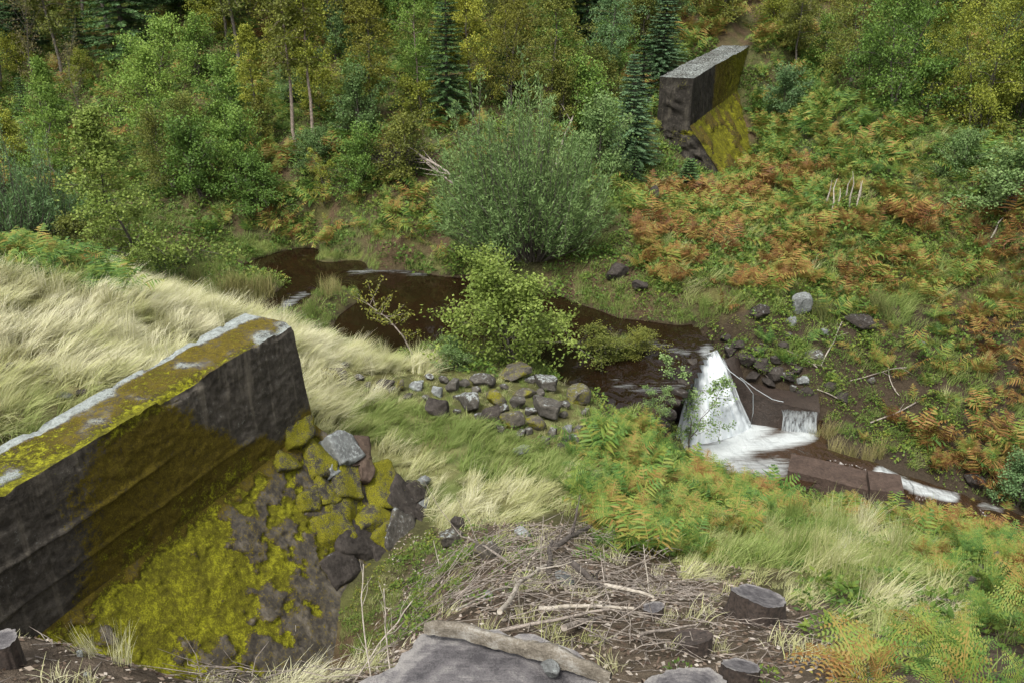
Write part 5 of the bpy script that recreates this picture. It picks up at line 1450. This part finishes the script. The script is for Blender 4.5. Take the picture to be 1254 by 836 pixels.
add_grass(11, (3, 18), (14, 30), IN(P_SLOPE), .35, [4, 5, 6, 0], (.9, 1.4), .35, 10)
add_grass(6, (3, 14), (3.5, 11), lambda x, y, z, px, py, u, n: inpoly(px, py, P_FERNLOW), .3, [4, 5, 6], (.8, 1.3), .3, 11)
add_grass(22, (-4, 1), (6.5, 11), lambda x, y, z, px, py, u, n: inpoly(px, py, [(430,800),(480,700),(520,640),(590,640),(580,700),(520,770),(470,800)]), .35, [4, 5, 6], (.3, .6), .4, 14)
add_grass(16, (-4, 1), (3.5, 7), lambda x, y, z, px, py, u, n: inpoly(px, py, [(250,805),(470,775),(470,860),(250,860)]), .9, [4, 5, 0], (.35, .7), .1, 15)
add_grass(20, (0, 5), (5, 12), lambda x, y, z, px, py, u, n: inpoly(px, py, [(770,672),(880,680),(990,715),(990,770),(940,720),(830,712)]), .55, [0, 1, 4, 5], (.4, .8), .3, 18)
add_grass(26, (-4, 1), (6.5, 11), lambda x, y, z, px, py, u, n: inpoly(px, py, [(395,810),(430,730),(480,680),(500,720),(440,800)]), .3, [4, 5, 6], (.3, .6), .4, 19)
add_grass(5, (-4, 4), (3, 10), lambda x, y, z, px, py, u, n: inpoly(px, py, P_BRUSH + []) | inpoly(px, py, P_SOIL), .75, [4, 5], (.4, .9), .2, 12)
# tufts on the wall's foot where soil gathers
for px_, py_ in [(95, 775), (120, 770), (150, 800), (110, 790), (170, 790), (210, 800), (235, 812), (260, 818)]:
    g = at(px_, py_ + 14); GP.append(g[None]); GT.append(np.array([.85])); GS.append(np.array([.45])); GK.append(np.array([7]))
for px_, py_ in zip(r.uniform(405, 725, 800), r.uniform(450, 555, 800)):
    if inpoly(px_, py_, ROCKLINE):
        GP.append(at(px_, py_)[None]); GT.append(np.array([r.uniform(.1, .75)])); GS.append(np.array([r.uniform(.3, .65)])); GK.append(np.array([int(r.integers(4, 7))]))
P = np.concatenate(GP); n = len(P); s = np.concatenate(GS)
scatter('grass', TUFT, P, np.stack([r.normal(0, .14, n), r.normal(0, .14, n), r.normal(0, .5, n)], -1), np.stack([s, s, s * r.uniform(.75, 1.2, n)], -1), np.concatenate(GK), np.concatenate(GT),
        'wind combed straw coloured and green grass covering meadow and banks', 'grass')

# ---------------------------------------------------------------- herbs and low ground cover
HERB = protos('herb', [herb_mesh(k, 80, .3, .2 + .06 * (k % 3), .05 + .02 * (k % 3)) for k in range(5)], LM['herb'])
HP, HT, HSC = [], [], []
def add_herb(dens, xr, yr, cond, tint, sc=(.7, 1.3), tn=.3):
    P, px, py = sample(r, dens, xr, yr, cond)
    HP.append(P); HT.append(np.clip(tint + (fbm(P * [1, 1, 0], .9, 3, 90) - .5) * 2 * tn + r.normal(0, .08, len(P)), 0, 1)); HSC.append(r.uniform(*sc, len(P)))
open_ = lambda x, y, z, px, py, u, n: ~meadow(x, y, z, px, py, u, n) & ~berm(x, y, z, px, py, u, n)
add_herb(5.5, (-26, 24), (20, 46), lambda x, y, z, px, py, u, n: open_(x, y, z, px, py, u, n) & (py < 345), .35, (.8, 1.6))
add_herb(5, (-10, 18), (13, 24), open_, .5, (.6, 1.1))
add_herb(16, (2, 14), (14, 22), IN(P_BARE), .42, (.35, .9), .45)
add_herb(4, (4, 20), (17, 32), IN(P_SLOPE), .4, (.6, 1.2), .4)
add_herb(6, (-2, 12), (5, 14), lambda x, y, z, px, py, u, n: open_(x, y, z, px, py, u, n) & (inpoly(px, py, P_FERNNEAR) | inpoly(px, py, P_FERNLOW) | inpoly(px, py, P_LOWGRASS)), .45, (.5, 1.0))
add_herb(7, (-4, 3), (6.5, 11), lambda x, y, z, px, py, u, n: inpoly(px, py, [(480,690),(540,640),(640,640),(660,720),(560,760),(470,790)]), .55, (.35, .7), .3)
add_herb(40, (-4, 1), (6.5, 11), lambda x, y, z, px, py, u, n: inpoly(px, py, [(395,800),(430,730),(480,680),(520,640),(560,640),(580,700),(520,770),(470,800)]), .6, (.2, .45), .35)
add_herb(14, (0, 10), (17.5, 24), lambda x, y, z, px, py, u, n: inpoly(px, py, [(700,350),(790,350),(900,385),(900,425),(870,412),(800,392),(700,380)]), .45, (.35, .7), .4)
add_herb(.9, (-4, 4), (3.5, 9), lambda x, y, z, px, py, u, n: inpoly(px, py, P_BRUSH) & (px > 800), .3, (.4, .7), .1)
P = np.concatenate(HP); n = len(P); s = np.concatenate(HSC)
scatter('undergrowth', HERB, P, np.stack([r.normal(0, .12, n), r.normal(0, .12, n), r.uniform(0, 6.28, n)], -1), np.stack([s, s, s], -1), r.integers(0, 5, n), np.concatenate(HT),
        'low green and yellowing ground cover over banks and hillside', 'undergrowth')

# ---------------------------------------------------------------- bracken: plants one can pick out, and the mass behind
BR = [bracken_mesh(k, 6 + k % 3, .8, .7 + .13 * (k % 4), 9, 7) for k in range(6)] + [bracken_bold(30 + k, 4 + k % 4, .75 + .12 * (k % 3), .6 + .2 * (k % 5)) for k in range(12)]
BRACKEN = protos('bracken', BR, LM['bracken'])
BRO = list(BRACKEN.objects)
BP, BT, BS, BZ = [], [], [], []
def add_bracken(dens, xr, yr, cond, tint, sc, tn, zone_, seed=0):
    P, px, py = sample(r, dens, xr, yr, cond)
    nz = fbm(P * [1, 1, 0], .42, 4, 130 + seed)
    BP.append(P); BT.append(np.clip(tint + (nz - .5) * 2 * tn + r.normal(0, .17, len(P)), .02, 1)); BS.append(r.uniform(*sc, len(P))); BZ.append(np.full(len(P), zone_))
add_bracken(8, (5, 26), (43, 60), lambda x, y, z, px, py, u, n: inpoly(px, py, [(870,-40),(970,-40),(960,75),(912,62),(870,50)]), .6, (.8, 1.3), .4, 5, 13)
NOFERN = [(800,150),(912,85),(915,218),(870,236),(800,232)]
add_bracken(5, (8, 22), (36, 50), lambda x, y, z, px, py, u, n: inpoly(px, py, [(918,50),(1000,30),(1010,130),(940,200),(918,160)]) & (n > -7.6), .35, (.7, 1.1), .4, 1, 12)
add_bracken(6.5, (3, 22), (16, 36), lambda x, y, z, px, py, u, n: inpoly(px, py, P_SLOPE) & ~inpoly(px, py, P_UPPERSLOPE) & ~inpoly(px, py, NOFERN) & (u < 46), .56, (.42, 1.0), .95, 0)
add_bracken(6, (5, 24), (24, 46), IN(P_UPPERSLOPE), .25, (.6, 1.0), .4, 1, 1)
add_bracken(3, (5, 30), (42, 62), lambda x, y, z, px, py, u, n: inpoly(px, py, [(830,-40),(970,-40),(970,60),(900,55),(830,70)]), .62, (.9, 1.4), .4, 5, 11)
add_bracken(15, (-1, 7), (8.5, 15), IN(P_FERNNEAR), .22, (.45, .8), .6, 2, 2)
add_bracken(6.5, (2, 12), (3.5, 11), IN(P_FERNLOW), .27, (.4, .75), .45, 3, 3)
add_bracken(7, (-18, -5), (13, 20), lambda x, y, z, px, py, u, n: inpoly(px, py, P_FERNLEFT) & (z > 1.5), .18, (.5, .85), .3, 4, 4)
add_bracken(3.2, (-12, 4), (24, 36), IN(P_FARBANK), .4, (.55, .95), .45, 5, 5)
add_bracken(1.6, (-24, 24), (27, 48), lambda x, y, z, px, py, u, n: (py < 240) & ~inpoly(px, py, NOFERN), .4, (.65, 1.1), .45, 5, 6)
add_bracken(5, (6, 13), (13.5, 18), lambda x, y, z, px, py, u, n: inpoly(px, py, [(1110,530),(1230,530),(1254,620),(1200,600),(1110,560)]), .92, (.6, .95), .1, 6, 7)
add_bracken(1.5, (2, 14), (14, 22), IN(P_BARE), .45, (.45, .8), .7, 0, 8)
add_bracken(5, (3, 12), (12.5, 17), lambda x, y, z, px, py, u, n: inpoly(px, py, [(900,590),(1000,605),(1110,625),(1254,630),(1254,680),(1100,670),(960,640)]), .62, (.35, .65), .6, 6, 9)
P = np.concatenate(BP); t = np.concatenate(BT); s = np.concatenate(BS); zn = np.concatenate(BZ); n = len(P)
gxx, gyy = grad(P[:, 0], P[:, 1])
rot = np.stack([np.arctan(gyy) * .5 + r.normal(0, .1, n), -np.arctan(gxx) * .5 + r.normal(0, .1, n), r.uniform(0, 6.28, n)], -1)
px, py = proj(P); dist = np.linalg.norm(P - C0, axis=1)
pk = np.where((dist < 9.5) | (np.isin(zn, [2, 3]) & (r.uniform(size=n) < .75)), r.integers(0, 6, n), np.where(r.uniform(size=n) < .35, r.integers(0, 6, n), r.integers(6, 18, n)))
size = s / dist * ((px > -10) & (px < 1264) & (py > -10) & (py < 850))
pick = np.zeros(n, bool); pick[np.argsort(-size)[:280]] = True
ZL_ = {0: ('on the bracken slope across the stream', 'slope'), 1: ('high on the slope beside the far wall', 'upper slope'), 2: ('in the thick clump between the grass and the waterfall', 'clump'), 3: ('on the near slope past the tall grass', 'near slope'),
       4: ('along the edge of the pale meadow', 'meadow edge'), 5: ('on the far bank of the pool', 'far bank'), 6: ('along the lower stream', 'lower stream')}
for i in np.nonzero(pick)[0]:
    o = bpy.data.objects.new('bracken_fern', BRO[pk[i]].data); COL.objects.link(o)
    o.location = P[i]; o.rotation_euler = rot[i]; o.scale = (s[i],) * 3
    o['tint'] = float(t[i])
    w, gname = ZL_[int(zn[i])]
    colr = 'green' if t[i] < .38 else ('yellowing' if t[i] < .6 else ('orange brown' if t[i] < .82 else 'dark red brown'))
    tag(o, '%s bracken fern %s' % (colr, w), 'fern', '%s bracken, %s' % (colr, gname))
k = ~pick
scatter('bracken_undergrowth', BRACKEN, P[k], rot[k], np.repeat(s[k][:, None], 3, 1), pk[k], t[k], 'mass of green and rust brown bracken over the hillsides', 'bracken')

# ---------------------------------------------------------------- rushes, dead stalks
RUSH = [tuft_mesh(60 + k, 110, .85, (.08, 0), .2, .005, .16, curl=.25, key='stems') for k in range(3)]
for me in RUSH: me.materials.append(LM['rush'])
def rush(px, py, sc, tint, label, group=None, name='rush_tuft', cat='rush'):
    o = bpy.data.objects.new(name, RUSH[int(r.integers(3))]); COL.objects.link(o)
    o.location = at(px, py); o.scale = (sc * 1.2, sc * 1.2, sc); o.rotation_euler = (0, 0, float(r.uniform(0, 6))); o['tint'] = tint
    tag(o, label, cat, group)
for px, py in [(285,370),(300,372),(318,372),(330,368),(308,362),(292,358),(325,356),(275,366)]:
    rush(px, py, float(r.uniform(.8, 1.1)), float(r.uniform(.5, .8)), 'straw tipped rush tuft on the grassy spit in the pool', 'rushes of the spit')
for px, py in [(230,362),(245,368),(255,355),(240,345),(215,360),(262,372)]:
    rush(px, py, float(r.uniform(.55, .8)), float(r.uniform(.15, .35)), 'short green rush tuft at the grassy root of the spit', 'green rushes of the spit')
for px, py in [(400,364),(414,360),(408,356)]:
    rush(px, py, float(r.uniform(.6, .8)), .75, 'dry rush tuft on the small green islet in the pool', 'rushes of the islet')
for px, py in [(1000,545),(1020,560),(1040,565),(1060,568),(1015,535),(1075,560)]:
    rush(px, py, .75, float(r.uniform(.6, .9)), 'brown rush tuft overhanging the plunge pool beside the sill', 'rushes by the sill')
for px, py in [(1075,385),(1070,378),(1085,392),(1010,395),(1000,390)]:
    rush(px, py, .8, float(r.uniform(.0, .2)), 'bright green grass tuft on the weir bank', 'bright tufts of the weir bank', 'grass_tuft', 'grass')
mbs = MB(); mbs.tube(np.array([(0, 0, -.1), (.02, .01, .35), (-.02, .02, .7), (.03, 0, 1.0)]), [.02, .018, .014, .006], 6)
STALK = mbs.mesh('dead_stalk'); STALK.materials.append(MAT['stickpale'])
for px, py, h in [(1010,255,36),(1018,262,42),(1026,262,30),(1040,258,50),(1048,262,40),(1032,250,34),(1052,250,30),(1215,290,26)]:
    g = at(px, py); sc = ((g - C0) @ FW) / FPX
    o = bpy.data.objects.new('dead_stalk', STALK); COL.objects.link(o); o.location = g; o.scale = (1.3, 1.3, h * sc); o.rotation_euler = (float(r.normal(0, .12)), float(r.normal(.1, .12)), float(r.uniform(0, 6)))
    tag(o, 'pale dead stalk standing among the rust brown bracken', 'stalk', 'dead stalks on the slope')

# ---------------------------------------------------------------- sticks and brush
def stick(px0, py0, px1, py1, rad, label, mat='stick', lift=(.05, .05), group=None, twigs=2, name='branch', hits=None):
    a = at(px0, py0); b = at(px1, py1) if hits is None else hits
    a = a + [0, 0, lift[0]]; b = b + [0, 0, lift[1]]; rad = rad * .72
    root = empty(name, a); tag(root, label, 'branch', group, 'thing')
    q = np.linspace(0, 1, 8)[:, None]
    L = np.linalg.norm(b - a)
    P = (b - a) * q + np.cumsum(r.normal(0, .012 * L, (8, 3)), 0) * np.sin(q * math.pi)
    mb = MB(); mb.tube(P, np.linspace(rad, rad * .6, 8), 7)
    obj('stem', mb.mesh('stem'), MAT[mat], root)
    for i in range(twigs):
        f = r.uniform(.25, .9); p = np.array([np.interp(f, q[:, 0], P[:, k]) for k in range(3)])
        d = unit((b - a) / L + r.normal(0, .6, 3) + [0, 0, .3]); l = L * r.uniform(.15, .35)
        mb = MB(); mb.tube(np.array([p, p + d * l * .5 + r.normal(0, .02, 3), p + d * l]), [rad * .4, rad * .28, rad * .12], 5)
        obj('twig', mb.mesh('twig'), MAT[mat], root)
    return root
for a in [((612,770,668,712,.035),'thick pale branch slanting through the brush heap','stickpale'),((660,758,775,770,.03),'long pale branch lying level in front of the brush heap','stickpale'),
          ((690,785,778,728,.04),'thick brown branch crossing the brush heap','stick'),((600,790,745,765,.026),'grey branch lying above the wide cut stump','stick'),
          ((678,690,728,650,.05),'dark broken branch at the top of the brush heap','stickdark'),((672,715,676,680,.04),'short dark upright stub in the brush heap','stickdark'),
          ((520,712,650,698,.012),'long thin bleached stick over the mossy ground','stickpale'),((700,712,735,735,.05),'mossy dark branch end in the brush heap','stickdark'),
          ((740,740,800,750,.03),'short pale log beside the tiny sawn stump','stickpale'),((745,712,800,700,.02),'thin grey stick at the back of the brush heap','stick'),
          ((560,760,640,720,.015),'slender stick leaning across the brush heap','stickpale'),((620,705,565,660,.02),'grey stick below the moss capped rock','stick'),
          ((780,800,850,780,.02),'grey stick beside the small dark stump','stick'),((1140,752,1210,757,.04),'dead branch under the ferns of the near slope','stick'),((1185,725,1215,700,.05),'dark snag sticking out of the ferns','stickdark'),
          ((960,430,1000,455,.03),'thin dead branch over the bare soil of the weir bank','stick'),((1005,450,1030,400,.025),'pale stick standing in the weir bank','stickpale'),((925,438,975,452,.03),'dark root hanging from the weir bank','stickdark'),
          ((1065,520,1120,498,.03),'arched dead stick beside the mossy ledge','stick'),((1000,480,1035,500,.025),'grey stick lying above the trickle ledge','stick'),((905,430,940,470,.03),'curved dark root over the weir side wall','stickdark'),((930,425,985,440,.035),'thick brown root in the bare soil above the weir','stickdark'),((1040,470,1110,455,.02),'thin grey stick on the mossy part of the bank','stick'),((1085,440,1100,490,.02),'bleached twiggy stick in the bank under bracken','stickpale')]:
    stick(*a[0], a[1], a[2], (float(r.uniform(.08, .25)), float(r.uniform(.08, .3))) if a[0][1] > 600 else (.06, .1))
gq = at(655, 706)
for px, py, ln in [(662, 695, .75), (742, 700, .55), (797, 722, .5), (540, 690, .4), (694, 742, .45), (640, 745, .5)]:
    g = at(px, py + 10); tip = g + np.array([r.normal(0, .12), r.normal(0, .12), ln])
    stick(px, py + 10, 0, 0, .011, 'thin bleached stick standing upright in the brush heap', 'stickpale', (-.05, 0), 'upright sticks of the brush heap', 1, hits=tip)
# bare bent stems in front of the wall's foot
for a, b, ln, lb in [((315,836),(275,760),.5,'bent bleached stem in front of the mossy foot of the wall'),((352,836),(362,765),.5,'upright bleached stem before the dark part of the mossy foot'),((430,836),(505,735),.9,'long bare sapling leaning beside the wide cut stump'),
                     ((455,836),(445,690),1.1,'tall thin bare stem between the wall foot and the wide cut stump'),((480,836),(470,720),.8,'thin bare stem beside the wide cut stump')]:
    g = at(*a); d = rays(*b); dd = np.linalg.norm((g - C0)) * .98
    tip = C0 + d / np.linalg.norm(d) * dd
    stick(a[0], a[1], 0, 0, .009, lb, 'stickpale', (-.03, 0), None, 4, 'bare_sapling', hits=tip)
# the fallen bare tree under the willow bush
for a, b, rr, lb in [((610,262),(498,190),.07,'fallen grey trunk sloping down to the willow bush'),((600,255),(520,205),.05,'second fallen trunk under the willow bush')]:
    g0 = at(*a); g1 = at(b[0], b[1] + 20) + [0, 0, .7]
    stick(a[0], a[1], 0, 0, rr, lb, 'stick', (.1, 0), None, 7, 'fallen_trunk', hits=g1)
stick(680, 205, 705, 160, .06, 'broken brown snag behind the willow bush', 'stick', (0, 1.2), None, 1)
# leaning leafy branch over the pool
lb_ = at(508, 440)
rt = empty('leaning_sapling', lb_); tag(rt, 'leafy sapling leaning out over the pool from the grass', 'sapling', None, 'thing')
tip = C0 + rays(452, 372) / np.linalg.norm(rays(452, 372)) * (np.linalg.norm(lb_ - C0) * 1.0) - lb_
q = np.linspace(0, 1, 8)[:, None]; Pb = tip * q + np.array([0, 0, .22]) * np.sin(q * math.pi) * 1.0 + np.cumsum(r.normal(0, .015, (8, 3)), 0) * (q > 0)
mb = MB(); mb.tube(Pb, np.linspace(.022, .006, 8), 6); LV = []; LR = []
for i in range(16):
    f = r.uniform(.25, 1); p = np.array([np.interp(f, q[:, 0], Pb[:, k]) for k in range(3)])
    d = unit(np.array([r.normal(0, .8), r.normal(0, .5), r.uniform(.0, 1.2)])); l = r.uniform(.3, .7)
    mb.tube(np.array([p, p + d * l * .5, p + d * l]), [.007, .005, .003], 4)
    n = 42; f2 = r.uniform(.25, 1.08, (n, 1))
    LV.append(leaf_quads(r, p + d * l * f2 + r.normal(0, .05, (n, 3)), unit(r.normal(0, 1, (n, 3)) + d), .065 * r.uniform(.7, 1.3, n), .02)); LR.append(r.uniform(0, 1, n))
obj('trunk', mb.mesh('trunk'), MAT['stick'], rt)
c = obj('crown', leaf_mesh('crown', np.concatenate(LV), np.concatenate(LR)), LM['olive'], rt); c['tint'] = .75

# fine twig litter nobody could count
mb = MB()
def litter(n, poly, L, rad, ymax, up=.05):
    P, px, py = sample(r, 60, (-5, 5), (3, ymax), lambda x, y, z, px, py, u, nn: inpoly(px, py, poly))
    k = r.choice(len(P), min(n, len(P)), replace=False)
    for p in P[k]:
        a = r.normal(0, 1, 3); a[2] = r.normal(.06, .16); a = unit(a) * L * r.uniform(.4, 1.3)
        sl = np.array(grad(p[0], p[1])); a[2] += a[:2] @ sl
        p = p + [0, 0, r.uniform(.0, up)]
        m_ = p + a * .5 + r.normal(0, .05 * L, 3)
        mb.tube(np.array([p, m_, p + a]), [rad, rad * .8, rad * .4], 3)
litter(2600, [(530,650),(700,640),(820,700),(860,760),(840,810),(700,800),(560,770),(490,760)], .46, .0055, 9.5, .24)
litter(1500, [(760,680),(960,740),(1050,800),(1060,850),(780,850)], .28, .0042, 8, .08)
litter(900, [(230,805),(470,765),(480,850),(230,850)], .32, .004, 7, .18)
litter(160, P_SOIL, .2, .004, 6, .02)
tag(obj('twig_litter', mb.mesh('twig_litter'), MAT['stick']), 'tangle of fine grey dead twigs over the felled ground', 'twigs', None, 'stuff')
mb = MB()
for i in range(220):       # bare twig tangle at the head of the fallen trunk
    g = at(r.normal(488, 18), 205 + abs(r.normal(0, 8)))
    d = unit(np.array([r.normal(-.2, .8), r.normal(0, .6), r.uniform(.1, 1.)])); l = r.uniform(.4, 1.0)
    p = g + [0, 0, r.uniform(.1, .6)]
    mb.tube(np.array([p, p + d * l * .5 + r.normal(0, .06, 3), p + d * l]), [.011, .008, .004], 3)
tag(obj('brushwood', mb.mesh('brushwood'), MAT['stickdark']), 'dark tangle of bare twigs at the head of the fallen trunk', 'brushwood', None, 'stuff')

# dead leaves and wood chips over the felled ground
def chips(n, poly, ymax, lsz, seed):
    q = np.random.default_rng(seed)
    P, px, py = sample(q, 260, (-5, 6), (2.5, ymax), lambda x, y, z, px, py, u, nn: inpoly(px, py, poly))
    P = P[q.permutation(len(P))[:n]]; n = len(P)
    D = unit(np.stack([q.normal(0, 1, n), q.normal(0, 1, n), q.normal(.1, .25, n)], -1))
    gx_, gy_ = grad(P[:, 0], P[:, 1]); D[:, 2] += D[:, 0] * gx_ + D[:, 1] * gy_
    return leaf_quads(q, P + [0, 0, .012], D, lsz * q.uniform(.4, 1.6, n), lsz * .25 * q.uniform(.6, 1.5, n), 1.5), q.uniform(0, 1, n)
LM['chips'] = leaf_mat('wood_chips', [(.0, (.05, .032, .022)), (.4, (.12, .085, .06)), (.75, (.22, .18, .14)), (1., (.42, .38, .33))], 0, 0)
cv = [chips(7000, [(480,640),(700,640),(900,690),(1060,800),(1080,860),(440,860)], 11, .05, 1), chips(2500, P_SOIL, 7, .04, 2)]
tag(obj('leaf_litter', leaf_mesh('leaf_litter', np.concatenate([c[0] for c in cv]), np.concatenate([c[1] for c in cv])), LM['chips']), 'brown needles bark and wood chips strewn over the felled ground', 'litter', None, 'stuff')
